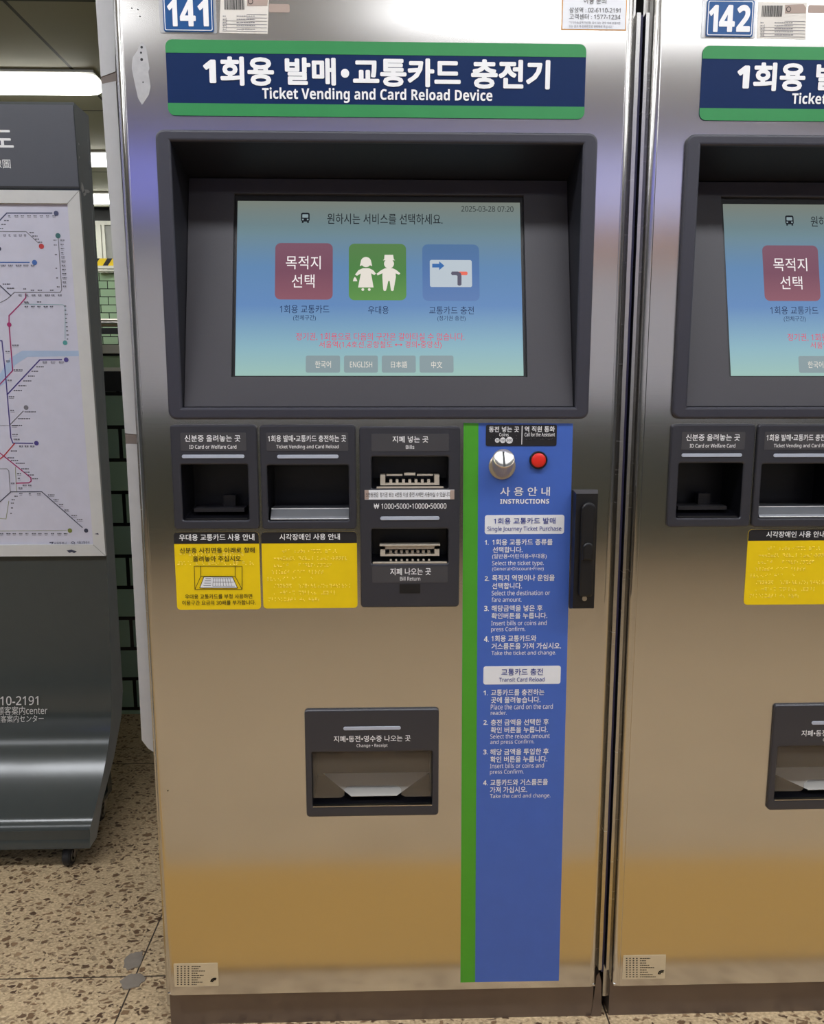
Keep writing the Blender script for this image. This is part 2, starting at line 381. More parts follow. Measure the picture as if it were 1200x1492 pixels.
def thing(name, label, cat, loc=(0, 0, 0), group=None):
    o = bpy.data.objects.new(name, None); COL.objects.link(o); o.location = loc; o.empty_display_size = 0.1
    tag(o, label, cat, group); return o
def tag(o, label, cat, group=None):
    o['label'] = label; o['category'] = cat
    if group: o['group'] = group
    return o
def struct(o, label=None):
    o['kind'] = 'structure'
    if label: o['label'] = label
    return o
def copy_tree(o, parent=None):
    c = o.copy(); COL.objects.link(c)
    if parent is not None: c.parent = parent
    for ch in [x for x in bpy.data.objects if x.parent == o and x != c]: copy_tree(ch, c)
    return c

# ------------------------------------------------------------------ the setting
struct(MB().box(-6, -4.3, -0.1, 5, 6.5, 0).build('floor', M['floor']))
struct(MB().box(-6, -4.3, CEIL+0.002, 5, 6.12, CEIL+0.1).build('ceiling', M['ceiling']))
struct(MB().box(-0.40, 0.80, 0, 5, 0.95, CEIL).build('wall_back', M['frontwall']))
struct(MB().box(-6, 6.4, 0, 5, 6.5, 3.2).build('wall_far', M['fartile']))
w = MB().box(-6, 1.42, 0, -0.45, 1.55, 1.2).build('wall_middle', M['brick']); struct(w)
struct(MB().box(-6, 1.412, 1.199, -0.45, 1.56, 1.2115).box(-6, 1.40, 1.257, -0.45, 1.57, 1.284).build('trim_1', M['whitetrim']))
struct(MB().box(-6, 1.42, 1.2115, -0.45, 1.55, 1.249).build('trim_2', M['palegreen']))
struct(MB().box(-6, 1.425, 1.249, -0.45, 1.54, 1.257).box(-6, 1.416, 1.132, -0.45, 1.419, 1.199).build('trim_3', M['darktrim']))
struct(MB().box(-6, -4.3, 1.0, 5, -4.2, CEIL).build('wall_front', M['frontwall']))
struct(MB().box(-6, -4.25, 0, 5, -4.15, 1.02).build('wall_front_lower', M['frontlow']))
struct(MB().box(0.62, -4.2, 1.98, 5, -4.16, 2.2).build('trim_4', M['brownband']))
struct(MB().box(-6, -4.2, 2.04, 0.62, -4.17, 2.29).build('trim_10', M['greytrim']))
struct(MB().box(-6, 6.12, CEIL-0.012, 5, 6.16, CEIL+0.1).box(-6, 6.34, 2.62, 5, 6.4, 2.655).build('trim_5', M['whitetrim']))
struct(MB().box(-6, 6.36, 2.655, 5, 6.4, 3.1).build('trim_6', M['darktrim']))
struct(MB().box(-2.665, 6.34, 2.2, -2.62, 6.4, 2.62).box(-2.61, 6.34, 2.2, -2.585, 6.4, 2.62).build('trim_7', M['whitetrim']))
struct(MB().box(-2.62, 6.36, 2.2, -2.61, 6.4, 2.62).box(-2.585, 6.36, 2.2, -2.53, 6.4, 2.62).build('trim_8', M['greytrim']))
struct(MB().box(-6, -0.50, 0.0, 5, -0.15, 0.006).build('trim_9', M['tactile']))

sg = MB().box(-2.6, -4.199, 2.3, 2.6, -4.12, 2.66).build('lightbox', M['signlit'])
tag(sg, 'long lilac-blue lit panel facing the machines, seen as a blue reflection', 'light box')

def ceiling_light(x0, x1, y, label, face_mat='diffuser'):
    t = thing('ceiling_light', label, 'ceiling light', ((x0+x1)/2, y, CEIL), 'fluorescent ceiling lights')
    hw, hl = 0.115, (x1-x0)/2
    MB().box(-hl-0.012, -hw-0.02, -0.012, hl+0.012, hw+0.02, -0.0005).build('lamp_housing', M['lampbody'], t)
    prof = [(-hw, 0), (-hw*0.8, -0.035), (0, -0.045), (hw*0.8, -0.035), (hw, 0)]
    loops = []
    for x, k in ((-hl, 0.35), (-hl+0.05, 0.9), (-hl+0.1, 1), (hl-0.1, 1), (hl-0.05, 0.9), (hl, 0.35)):
        loops.append([(x, a*(0.75+0.25*k), -0.012+b*k) for a, b in prof])
    MB().loft(loops, smooth=False).build('diffuser', M[face_mat], t)
    return t
ceiling_light(-3.0, -1.50, 3.24, 'long white ceiling light nearest the camera, above the dark map stand', 'diffuser_mid')
ceiling_light(-3.3, -1.80, 4.64, 'second white ceiling light back, beside the top of the map stand', 'diffuser_mid')
ceiling_light(-3.6, -2.05, 5.80, 'farthest and thinnest white ceiling light, just before the tiled far wall', 'diffuser_mid')
for x0, y in ((-4.45, -0.95), (-2.2, -0.95), (0.05, -0.95), (2.3, -0.95), (-3.3, -2.35), (0.05, -2.35), (2.3, -2.35)):
    ceiling_light(x0, x0+2.2, y, 'ceiling light facing the machines, seen only as glare in their steel', 'diffuser' if y > -1 else 'diffuser_dim')

# guard rail and hand rail beyond the low wall
g = thing('guard_rail', 'white double guard rail before the tiled far wall, with a striped board on top', 'railing', (-2.5, 6.0, 0))
MB().box(-1.5, -0.02, 2.183, 1.2, 0.02, 2.207).build('rail', M['whitetrim'], g)
MB().box(-1.5, -0.02, 2.160, 1.2, 0.02, 2.174).build('rail', M['whitetrim'], g)
for x in (-1.3, 0.9): MB().box(x, -0.03, 0, x+0.05, 0.02, 2.16).build('post', M['greytrim'], g)
hb = MB().box(-0.42, -0.012, 2.207, 0.12, 0.012, 2.27)
stripe = Frame((0, -0.0125, 2.207), (1, 0, 0), (0, 0, 1), (0, -1, 0))
for k in range(-3, 2):
    x = k*0.11+0.0
    hb.flat(stripe, [(x, 0), (x+0.045, 0), (x+0.09, 0.063), (x+0.045, 0.063)], 0.0, 1)
hb.build('hazard_board', [M['hazy'], M['black']], g)
h = thing('hand_rail', 'grey steel hand rail with the shadow under it built as a dark strip, beyond the low green brick wall', 'railing', (-1.5, 3.0, 0))
MB().tube([(-1.5, 0, 1.482), (1.1, 0, 1.482)], 0.021, 16).build('rail', M['bare_metal'], h)
MB().box(-1.5, 0.0, 1.425, 1.1, 0.03, 1.455).build('rail_shade', M['darktrim'], h)  # dark strip built to stand for the shadow beneath the rail
for x in (-1.3, 0.95): MB().tube([(x, 0.015, 0), (x, 0.015, 1.47)], 0.018, 12).build('post', M['bare_metal'], h)

# ------------------------------------------------------------------ ticket vending machine, parts common to both
ZT = 1.95
m1 = thing('ticket_vending_machine', 'stainless steel ticket vending machine numbered 141, standing whole in the middle', 'ticket machine', (0, 0, 0), 'ticket vending machines')
FACE, UNIT, BEZ = face(0.0), face(-0.006), face(-0.009)

# survey of the openings on the front
OPEN = (-0.3085, 1.1133, 0.3110, 1.5073)                  # display recess
bay_id = UNIT.rect(264.5, 677, 361.5, 758.4)
bay_card = UNIT.rect(389.5, 678, 508, 759)
bay_in = UNIT.rect(541, 665.5, 653.5, 712)
bay_out = UNIT.rect(541, 771, 653, 821.5)
bay_chg = UNIT.rect(454.4, 1096, 629.6, 1174.6)
def grow(r, a): return (r[0]-a, r[1]-a, r[2]+a, r[3]+a)

# cabinet and door
MB().box(-0.394, 0.11, 0.03, 0.394, 0.74, ZT-0.01).box(-0.394, 0.03, 0.03, -0.372, 0.11, ZT-0.01).box(0.372, 0.03, 0.03, 0.394, 0.11, ZT-0.01).build('cabinet', M['steel_edge'], m1)
R_ = 0.012
door = MB()
plate(door, FACE, rr((-0.385+R_, 0.075, 0.385-R_, ZT)), [rr(grow(r, 0.0015)) for r in (OPEN, bay_id, bay_card, bay_in, bay_out, bay_chg)], -0.0012, 0.0, 0.0)
for sgn in (-1, 1):
    prof = [(sgn*(0.385-R_+R_*math.sin(a)), R_-R_*math.cos(a)) for a in [math.radians(9*k) for k in range(11)]] + [(sgn*0.385, 0.028), (sgn*0.383, 0.028), (sgn*(0.385-R_), 0.0012)]
    door.loft([[(x, y, z) for x, y in prof] for z in (0.075, ZT)], smooth=True)
door.box(-0.383, 0.0012, 0.075, 0.383, 0.028, 0.078).box(-0.383, 0.0012, ZT-0.003, 0.383, 0.028, ZT)
door = door.build('door', M['steel'], m1)
MB().box(-0.385, 0.018, 0.0, 0.385, 0.10, 0.073).build('kick_plate', M['kick'], m1)
MB().box(0.3905, 0.010, 0.10, 0.3965, 0.029, 1.70).build('edge_strip', M['steel_edge'], m1)
MB().box(0.3975, 0.018, 0.09, 0.4025, 0.032, 1.70).build('gasket', M['gasket'], m1)

# header sign
ban = face(-0.001).rect(243, 61, 852.5, 171)
hs = MB(); plate(hs, FACE, rr(ban, 0.010), (), 0.0, 0.0012, 0.0003); hs = hs.build('header_sign', M['navy'], m1)
B2 = face(-0.0016)
gt, gb = B2.rect(300, 80, 800, 152.8)[3], B2.rect(300, 80, 800, 152.8)[1]
for (v0, v1, lo) in ((gt, ban[3], False), (ban[1], gb, True)):
    full = rr((ban[0], ban[1] if lo else v0-0.03, ban[2], v1+0.03 if lo else ban[3]), 0.010)
    pts = [(u, min(max(v, v0), v1)) for u, v in full]
    MB().prism(FACE, pts, 0.0012, 0.0016).build('green_band', M['green'], hs)
HW = 0.038
print_words(hs, B2, [('1회용', (296, 82.5, 399, 125), HW), ('발매', (415, 84, 489, 124.5), HW), ('교통카드', (514, 85, 671, 127), HW), ('충전기', (686, 87, 801, 130), HW),
                     ('Ticket Vending and Card Reload Device', (382, 129, 717, 150.5), 0.016)], M['white'])
c = B2.uv(502.5, 107); MB().flat(B2, circ(c[0], c[1], 0.0062), 0.0005).build('lettering', M['white'], hs)

# display: bezel, recess, tilted panel, screen
T = Vector((0, 0.095, 1.4815)) - Vector((0, 0.0, 1.1133)); V_ = T.normalized(); N_ = Vector((0, -V_.z, V_.y))
PAN = Frame((0, 0.0, 1.1133), (1, 0, 0), V_, N_)
bz = BEZ.rect(235, 190.5, 864.5, 611)
bez = MB()
plate(bez, FACE, rr(bz, 0.013), [rr(OPEN)], -0.001, 0.009, 0.004)
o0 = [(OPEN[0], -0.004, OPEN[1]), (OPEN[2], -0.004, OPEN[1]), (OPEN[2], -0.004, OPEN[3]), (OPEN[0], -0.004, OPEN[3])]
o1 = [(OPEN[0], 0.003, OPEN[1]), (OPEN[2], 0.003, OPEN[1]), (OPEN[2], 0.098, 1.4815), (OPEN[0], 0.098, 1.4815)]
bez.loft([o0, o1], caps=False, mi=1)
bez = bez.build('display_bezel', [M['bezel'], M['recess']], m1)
win = PAN.rect(338.8, 283, 765.3, 549); scr = PAN.rect(344.2, 294, 759.8, 547.5)
pn = MB(); plate(pn, PAN, rr((OPEN[0]+0.0006, 0.0006, OPEN[2]-0.0006, T.length-0.0006)), [rr(win)], -0.008, 0.0, 0.0008); pn = pn.build('display_panel', M['panel'], m1)
SUR = Frame(PAN.pt(0, 0, -0.006), PAN.u, PAN.v, PAN.n)
MB().prism(SUR, rr(grow(win, 0.002)), -0.004, 0.0).build('screen_surround', M['black'], pn)
LCD = Frame(PAN.pt(0, 0, -0.0056), PAN.u, PAN.v, PAN.n)
scr = LCD.rect(344.2, 294, 759.8, 547.5)
screen = MB().prism(LCD, rr(scr), -0.002, 0.0).build('screen', M['screen'], m1)
screen['label'] = 'lit touch screen with three service buttons'
for (x0, y0, x1, y1, k) in ((400.6, 354.3, 484.6, 436.6, 's_red'), (508, 355.3, 591.6, 437.6, 's_green'), (615.2, 356.3, 698, 438.6, 's_blue')):
    MB().flat(LCD, rr(LCD.rect(x0, y0, x1, y1), 0.009), 0.0003).build('service_button', M[k], screen)
for (x0, x1) in ((445.3, 495.3), (501, 550.3), (556, 605.5), (611, 660.5)):
    MB().flat(LCD, rr(LCD.rect(x0, 518.2, x1, 543), 0.003), 0.0003).build('language_button', M['s_grey'], screen)
print_words(screen, LCD, [('2025-03-28 07:20', (671.8, 300.5, 747.6, 308.8)), ('원하시는 서비스를 선택하세요.', (476.6, 311.5, 644.4, 327), 0.004)], M['s_ink'])
print_words(screen, LCD, [('목적지', (416.4, 373, 467, 392.5)), ('선택', (425, 400, 458, 419.5))], M['s_btnwhite'], 0.0006)
print_words(screen, LCD, [('1회용 교통카드', (407.5, 444.5, 479.7, 456.5)), ('(전체구간)', (427, 459, 460, 468)), ('우대용', (536, 446, 566, 457.5)),
                          ('교통카드 충전', (625, 446.5, 690, 458)), ('(정기권 충전)', (637, 460, 678, 468.5))], M['s_navy'])
print_words(screen, LCD, [('정기권, 1회용으로 다음의 구간은 갈아타실 수 없습니다.', (431, 485, 676.4, 496.5)), ('서울역(1,4호선,공항철도', (464.7, 497, 571.5, 508.5)), ('경의·중앙선)', (590, 497, 643, 508.5))], M['s_redink'])
print_words(screen, LCD, [('한국어', (459, 526, 482, 536)), ('ENGLISH', (509.7, 527, 542, 535.5)), ('日本語', (569.5, 526.5, 593, 536)), ('中文', (628, 526.5, 644, 536.5))], M['s_white'], 0.0006)
def upx(fr, pts): return [fr.uv(*p) for p in pts]
aw = MB().line(LCD, upx(LCD, [(576, 502.4), (585, 502.4)]), 0.0011, 0.0004)
aw.flat(LCD, upx(LCD, [(574.6, 502.4), (577.6, 500.4), (577.6, 504.4)]), 0.0004).flat(LCD, upx(LCD, [(586.4, 502.4), (583.4, 500.4), (583.4, 504.4)]), 0.0004).build('lettering', M['s_redink'], screen)
bus = MB()
bus.flat(LCD, rr(LCD.rect(438.4, 310, 451, 323), 0.003), 0.0004, 0).flat(LCD, rr(LCD.rect(440.4, 312.6, 449, 317.5), 0.0008), 0.0006, 1)
bus.flat(LCD, rr(LCD.rect(440, 319, 442.4, 321.2), 0.0008), 0.0006, 1).flat(LCD, rr(LCD.rect(447, 319, 449.4, 321.2), 0.0008), 0.0006, 1)
bus.flat(LCD, rr(LCD.rect(439.6, 322, 442, 325)), 0.0004).flat(LCD, rr(LCD.rect(447.4, 322, 449.8, 325)), 0.0004)
bus.build('bus_icon', [M['s_ink'], M['s_grey']], screen)
ic = MB()
def disc(mb, x, y, r, mi=0, d=0.0006, fr=LCD):
    u, v = fr.uv(x, y); mb.flat(fr, circ(u, v, r*0.00112), d, mi)
disc(ic, 533, 382, 7.6); ic.flat(LCD, upx(LCD, [(525.5, 381), (540.5, 381), (542, 388), (537, 386), (529, 386), (524, 388)]), 0.00062)
ic.flat(LCD, upx(LCD, [(528.5, 391), (537.5, 391), (540, 396), (544, 419), (521.5, 419), (526, 396)]), 0.0006)
ic.flat(LCD, upx(LCD, [(528.5, 391), (528, 397), (520, 402), (517, 400.5), (522, 394)]), 0.00062).flat(LCD, upx(LCD, [(537.5, 391), (538, 397), (545, 401), (547.5, 399), (543.5, 394)]), 0.00062)
ic.flat(LCD, upx(LCD, [(516.8, 403.5), (519, 406), (520.5, 410), (514, 410), (515, 406)]), 0.0006)
disc(ic, 528.4, 422, 2.0); disc(ic, 537.8, 422, 2.0)
disc(ic, 566.5, 384.5, 7.2); ic.flat(LCD, upx(LCD, [(560, 371.5), (572.5, 371.5), (573.5, 378), (575.5, 379.5), (557.5, 379.5), (559.5, 378)]), 0.00064)
ic.flat(LCD, upx(LCD, [(561, 391), (571.5, 391), (576, 396), (576.5, 404), (573.5, 421), (569, 421), (567.5, 409.5), (565.5, 409.5), (563, 421), (558, 421), (556.8, 404), (557, 396)]), 0.0006)
ic.flat(LCD, upx(LCD, [(561, 391), (557.5, 398), (550, 401.5), (548.5, 399), (555, 394)]), 0.00062).flat(LCD, upx(LCD, [(571.5, 391), (575, 398), (581, 400.5), (583, 398.5), (577, 393.5)]), 0.00062)
disc(ic, 560.4, 422, 2.2); disc(ic, 571.3, 422, 2.2)
ic.build('people_icon', M['s_white'], screen)
cd = MB(); cd.flat(LCD, rr(LCD.rect(626, 379, 687.2, 418.4), 0.003), 0.0005, 0)
cd.flat(LCD, upx(LCD, [(629.4, 384.6), (639.5, 384.6), (639.5, 381), (647.2, 387.5), (639.5, 393.8), (639.5, 390), (629.4, 390)]), 0.0007, 1)
cd.flat(LCD, rr(LCD.rect(668, 395.8, 680.8, 401.2), 0.0022), 0.0006, 3)
cd.flat(LCD, upx(LCD, [(658, 395.8), (667, 395.8), (671, 398), (672, 402), (672, 415), (670, 416.4), (668, 416.4), (666.2, 415), (666.2, 402.5), (664.5, 401.2), (658, 401.2), (656.8, 398.5)]), 0.0007, 2)
cd.build('card_icon', [M['s_card'], M['s_arrow'], M['s_pipe'], M['s_pipered']], screen)

# units below the display
def unit_part(name, px, openings, depth, walls, rad=0.006):
    mb = MB(); r = UNIT.rect(*px)
    plate(mb, FACE, rr(r, rad), [rr(o, 0.003, 3) for o in openings], -0.001, 0.006, 0.0028)
    for o, (dep, drop, lift) in zip(openings, walls):
        p = rr(o, 0.003, 3); q = [(u, v + (lift if v < (o[1]+o[3])/2 else -drop)) for u, v in p]
        mb.loft([[FACE.pt(u, v, 0.003) for u, v in p], [FACE.pt(u, v, -dep) for u, v in q]], caps=False, mi=1)
        mb.flat(FACE, q, -dep, 1)
    return mb.build(name, [M['unit'], M['bay']], m1)
def indicator(parent, x0, y0, x1, y1, fr=UNIT, base=FACE):
    r = fr.rect(x0, y0, x1, y1); mb = MB(); plate(mb, base, rr(r, (r[3]-r[1])/2*0.95, 4), (), 0.005, 0.0072, 0.0005); return mb.build('indicator_light', M['light'], parent)
def label_plate(parent, x0, y0, x1, y1): 
    mb = MB(); plate(mb, FACE, rr(UNIT.rect(x0, y0, x1, y1), 0.002, 3), (), 0.0058, 0.0064, 0.0001); return mb.build('label_plate', M['plate'], parent)

idr = unit_part('id_card_reader', (250, 618.6, 375.5, 771.8), [bay_id], 0.07, [(0.075, 0.0, 0.012)])
label_plate(idr, 263, 630.5, 358.5, 657)
print_words(idr, UNIT, [('신분증 올려놓는 곳', (269, 633.8, 350.3, 643.6), 0.012), ('ID Card or Welfare Card', (275.8, 648, 344.4, 653.8), 0.01)], M['white'], 0.0008)
indicator(idr, 265, 662.4, 356, 667.6)
ti = MB(); b = bay_id
ti.box(b[0]+0.012, 0.02, b[1]+0.010, b[2]-0.012, 0.06, b[1]+0.016).box(b[0]+0.055, 0.045, b[1]+0.016, b[0]+0.075, 0.06, b[1]+0.034).box(b[0]+0.004, -0.002, b[1]+0.001, b[2]-0.004, 0.004, b[1]+0.0022)
ti.build('card_rest', M['labelblack'], idr)

crd = unit_part('ticket_card_reader', (379.5, 618.8, 518.5, 771.8), [bay_card], 0.07, [(0.075, 0.0, 0.012)])
label_plate(crd, 388, 630.5, 507, 657)
print_words(crd, UNIT, [('1회용 발매·교통카드 충전하는 곳', (390.3, 634, 504, 643.8), 0.012), ('Ticket Vending and Card Reload', (402.4, 648, 493.3, 654.8), 0.01)], M['white'], 0.0008)
indicator(crd, 403.6, 662.6, 493, 667.9)
b = bay_card
lip = MB().loft([[(x, y, z) for y, z in ((0.002, b[1]+0.001), (-0.001, b[1]+0.002), (0.001, b[1]+0.006), (0.012, b[1]+0.0165), (0.016, b[1]+0.018), (0.05, b[1]+0.018), (0.05, b[1]+0.001))] for x in (b[0]+0.003, b[2]-0.001)], smooth=False)
lip.build('tray_lip', M['lipmetal'], crd)
MB().tube([(b[0]+0.003, 0.0125, b[1]+0.0172), (b[2]-0.001, 0.0125, b[1]+0.0172)], 0.0009, 8).tube([(b[0]+0.003, -0.0005, b[1]+0.0022), (b[2]-0.001, -0.0005, b[1]+0.0022)], 0.0009, 8).build('lip_edge', M['frame'], crd)

bil = unit_part('bill_unit', (524, 621.3, 669.8, 885), [bay_in, bay_out], 0.05, [(0.045, 0.0, 0.012), (0.045, 0.0, 0.006)])
label_plate(bil, 541, 632, 653.8, 657.5); label_plate(bil, 542, 825, 652, 849)
print_words(bil, UNIT, [('지폐 넣는 곳', (571.6, 635.2, 623.7, 644.8), 0.012), ('Bills', (591, 648.3, 603.3, 654), 0.01), ('₩ 1000·5000·10000·50000', (544.4, 733.4, 650, 741.2), 0.006),
                        ('지폐 나오는 곳', (568.3, 827.5, 627.6, 837.8), 0.012), ('Bill Return', (582.6, 840, 612, 845.8), 0.004)], M['white'], 0.0008)
indicator(bil, 553.7, 752.4, 640, 757.8)
for nm, o, y0, y1 in (('bill_inlet', bay_in, 693, 708), ('bill_outlet', bay_out, 797, 812)):
    r = UNIT.rect(553.7, y0, 640.4, y1); mb = MB(); zc = r[1]
    mb.box(r[0], 0.004, r[1], r[0]+0.008, 0.03, r[3]).box(r[2]-0.008, 0.004, r[1], r[2], 0.03, r[3])
    mb.box(r[0]+0.008, 0.004, r[1], r[2]-0.008, 0.02, r[1]+0.0028)
    if nm == 'bill_inlet':
        mb.box(r[0]+0.010, 0.010, r[3]-0.002, r[0]+0.036, 0.02, r[3]+0.0005).box(r[2]-0.036, 0.010, r[3]-0.002, r[2]-0.010, 0.02, r[3]+0.0005)
        mb.box((r[0]+r[2])/2-0.009, 0.008, r[3]-0.001, (r[0]+r[2])/2+0.009, 0.016, r[3]+0.003)
        mb.box(o[0]+0.008, -0.004, o[1]+0.0005, o[2]-0.008, 0.004, o[1]+0.0026)
    else:
        mb.box(r[0], 0.004, r[3]-0.0055, r[2], 0.02, r[3]).box(r[0]-0.001, 0.0, r[3]+0.0005, r[2]+0.001, 0.02, r[3]+0.0022)
        mb.box(o[0]+0.002, -0.005, o[1]+0.0004, o[2]-0.002, 0.002, o[1]+0.0022)
    for k in range(8 if nm == 'bill_outlet' else 7):
        n = 8 if nm == 'bill_outlet' else 7
        x = r[0]+0.017+(r[2]-r[0]-0.034)*k/(n-1)
        mb.box(x-0.0022, 0.010, r[1]+0.003, x+0.0022, 0.024, r[1]+0.0085)
        if nm == 'bill_outlet': mb.box(x-0.0015, 0.0, r[1]-0.0075, x+0.0015, 0.004, r[1]-0.005)
    mb.build(nm, M['brass'], bil)
MB().flat(UNIT, rr(UNIT.rect(582, 851, 612, 864.4)), 0.0004).build('sensor_window', M['black'], bil)
ns = MB().prism(FACE, rr(UNIT.rect(531, 713.8, 661.6, 727.6)), 0.006, 0.0066)
for x0, x1 in ((531, 537), (655.5, 661.6)): ns.flat(UNIT, rr(UNIT.rect(x0, 714, x1, 727.4)), 0.0008, 1)
words(ns, UNIT, '5만원권은 정기권 또는 4만원 이상 충전 시에만 사용하실 수 있습니다', (533.5, 717, 656, 724), 0.0, 0.001, 2)
ns.build('notice_strip', [M['paperwhite'], M['tape'], M['ink']], bil)

# braille sign (both machines)
def yellow_sign(name, px, header_y, parent, rad=0.006):
    r = FACE.rect(*px); mb = MB(); plate(mb, FACE, rr(r, rad), (), 0.0, 0.001, 0.0002); s = mb.build(name, M['yellow'], parent)
    vh = FACE.rect(px[0], px[1], px[2], header_y)[1]
    pts = [(u, max(v, vh)) for u, v in rr(r, rad)]
    MB().prism(FACE, pts, 0.001, 0.0013).build('header_band', M['labelblack'], s); return s
SGN = face(-0.0014)
bs = yellow_sign('braille_sign', (382, 774.8, 520.2, 886), 791.2, m1)
print_words(bs, SGN, [('시각장애인 사용 안내', (407, 777.6, 495, 786.8), 0.012)], M['white'])
def braille(parent, fr, rows, seed, m, step=4.5, name='braille_dots'):
    rnd = random.Random(seed); mb = MB(); g_ = 0.0011
    for (x0, x1, y) in rows:
        x = x0
        while x < x1:
            if rnd.random() > 0.14:
                for i in range(2):
                    for j in range(3):
                        if rnd.random() < 0.45:
                            u, v = fr.uv(x+i*1.7, y+(j-1)*2.0); r = 0.00085
                            ring = [fr.pt(u+r*math.cos(a), v+r*math.sin(a), -0.0003) for a in [math.pi/3*k for k in range(6)]]
                            mid = [fr.pt(u+r*.6*math.cos(a), v+r*.5*math.sin(a), 0.0006) for a in [math.pi/3*k for k in range(6)]]
                            mb.loft([ring, mid], smooth=True)
            x += step
    return mb.build(name, m, parent)
braille(bs, SGN, [(411.6, 491.3, 803), (399.5, 503.4, 813.5), (399.5, 483, 823.5), (391.8, 470.8, 833.5), (390, 456, 843.5), (399.5, 513, 853.5), (399.5, 490, 863.5), (391.8, 467, 873.5)], 3, M['dots'])

# instruction strip with its labels
STRIP = [FACE.uv(670.5, 1431), FACE.uv(813.7, 1428.5), FACE.uv(834.3, 617), FACE.uv(675, 616)]
st = MB().prism(FACE, STRIP, 0.0, 0.0008).build('instruction_strip', M['blue'], m1)
g2 = [STRIP[0], FACE.uv(691.8, 1430.5), FACE.uv(696.7, 616.5), STRIP[3]]
MB().prism(FACE, g2, 0.0008, 0.0011).build('green_band', M['grass'], st)
S1 = face(-0.0010)
for px in ((706, 750.3, 821.6, 778), (704, 970.4, 816.4, 996.8)):
    MB().prism(FACE, rr(S1.rect(*px), 0.004), 0.0008, 0.0012).build('heading_plate', M['paperwhite'], st)
lp = MB(); plate(lp, FACE, rr(S1.rect(707.5, 618.8, 810.8, 649.8), 0.003), (), 0.0008, 0.0016, 0.0002); lp.flat(face(-0.0017), rr(face(-0.0017).rect(759.6, 620.6, 760.6, 647.5)), 0.0001, 1)
lp.build('coin_label', [M['labelblack'], M['white']], st)
S2 = face(-0.0018)
print_words(st, S2, [('동전 넣는 곳', (712, 621.3, 756, 629.6), 0.014), ('Coins', (727, 630.8, 740.6, 635.6), 0.01), ('역 직원 통화', (764, 621, 808, 629.3), 0.014), ('Call for the Assistant', (764, 630.3, 808, 635.8), 0.008)], M['white'])
cn = MB()
for x, y, r in ((724.2, 641.6, 3.4), (732.3, 641.4, 4.2), (741.8, 641.4, 5.0)):
    u, v = S2.uv(x, y); cn.flat(S2, circ(u, v, r*0.0011), 0.0003, 0)
for t_, bx in (('50', (722, 640, 726.4, 643.2)), ('100', (729, 639.8, 735.6, 643.2)), ('500', (738, 639.6, 745.6, 643.4))): words(cn, S2, t_, bx, 0.01, 0.0006, 1)
cn.build('coin_symbols', [M['white'], M['ink']], st)
for row in ((713, 722, 637), (746, 754, 637), (765, 806, 638.5)): braille(st, S2, [row], 5, M['plate'], 4.2)
L_K, L_E = 0.014, -0.002
KO = [('사 용 안 내', (728.3, 709.6, 800.7, 722.6), 0.012), ('INSTRUCTIONS', (728.3, 727, 799.7, 733.8), 0.016),
 ('1.', (705.8, 787, 711.6, 793.6), L_K), ('1회용 교통카드 종류를', (716.9, 785.3, 804.7, 794.2), L_K), ('선택합니다.', (717.5, 796.5, 761, 805.2), L_K), ('(일반용·어린이용·우대용)', (716.7, 806.8, 796, 814.6), 0.004),
 ('Select the ticket type.', (716.7, 817, 791.7, 825.2)), ('(General·Discount·Free)', (716.7, 825.8, 791.7, 832.4)),
 ('2.', (705.8, 839.5, 712.4, 846.2), L_K), ('목적지 역명이나 운임을', (716.7, 837.4, 807.7, 846.4), L_K), ('선택합니다.', (716.7, 849, 760.2, 858), L_K), ('Select the destination or', (716, 860.2, 801, 867.2)), ('fare amount.', (716, 870.2, 759.6, 876.8)),
 ('3.', (705, 882.6, 712, 890.2), L_K), ('해당금액을 넣은 후', (715.7, 881.6, 790, 890.6), L_K), ('확인버튼을 누릅니다.', (715.7, 892.6, 797, 901.4), L_K), ('Insert bills or coins and', (715.4, 904, 796, 911)), ('press Confirm.', (715.3, 913.2, 765, 921.4)),
 ('4.', (704.8, 927, 712, 935), L_K), ('1회용 교통카드와', (715.7, 925.4, 781, 934.6), L_K), ('거스름돈을 가져 가십시오.', (715.7, 936.6, 817, 945.8), L_K), ('Take the ticket and change.', (715.7, 948, 809.5, 955.6)),
 ('1.', (704, 1006, 710.4, 1013), L_K), ('교통카드를 충전하는', (715, 1004, 792.6, 1013.2), L_K), ('곳에 올려놓습니다.', (715, 1015, 787, 1024), L_K), ('Place the card on the card', (714.7, 1025.6, 805, 1033.2)), ('reader.', (714.7, 1035.2, 738, 1041.6)),
 ('2.', (704, 1049, 710.6, 1056), L_K), ('충전 금액을 선택한 후', (714.7, 1047.6, 799, 1056.6), L_K), ('확인 버튼을 누릅니다.', (714.7, 1058.6, 797.6, 1067.6), L_K), ('Select the reload amount', (714, 1069, 800.5, 1075.6)), ('and press Confirm.', (714, 1077.6, 778, 1085.2)),
 ('3.', (703.8, 1092, 710.4, 1099), L_K), ('해당 금액을 투입한 후', (714, 1090.4, 799, 1099.6), L_K), ('확인 버튼을 누릅니다.', (714, 1101.4, 797, 1110.4), L_K), ('Insert bills or coins and', (713.6, 1112, 792, 1118.8)), ('press Confirm.', (713.6, 1121, 762.5, 1129)),
 ('4.', (703.6, 1136.8, 710.2, 1144), L_K), ('교통카드와 거스름돈을', (714, 1135, 797.8, 1144.2), L_K), ('가져 가십시오.', (713.6, 1146, 767.6, 1155), L_K), ('Take the card and change.', (713.6, 1156.2, 801.5, 1163.8))]
print_words(st, S1, KO, M['white'])
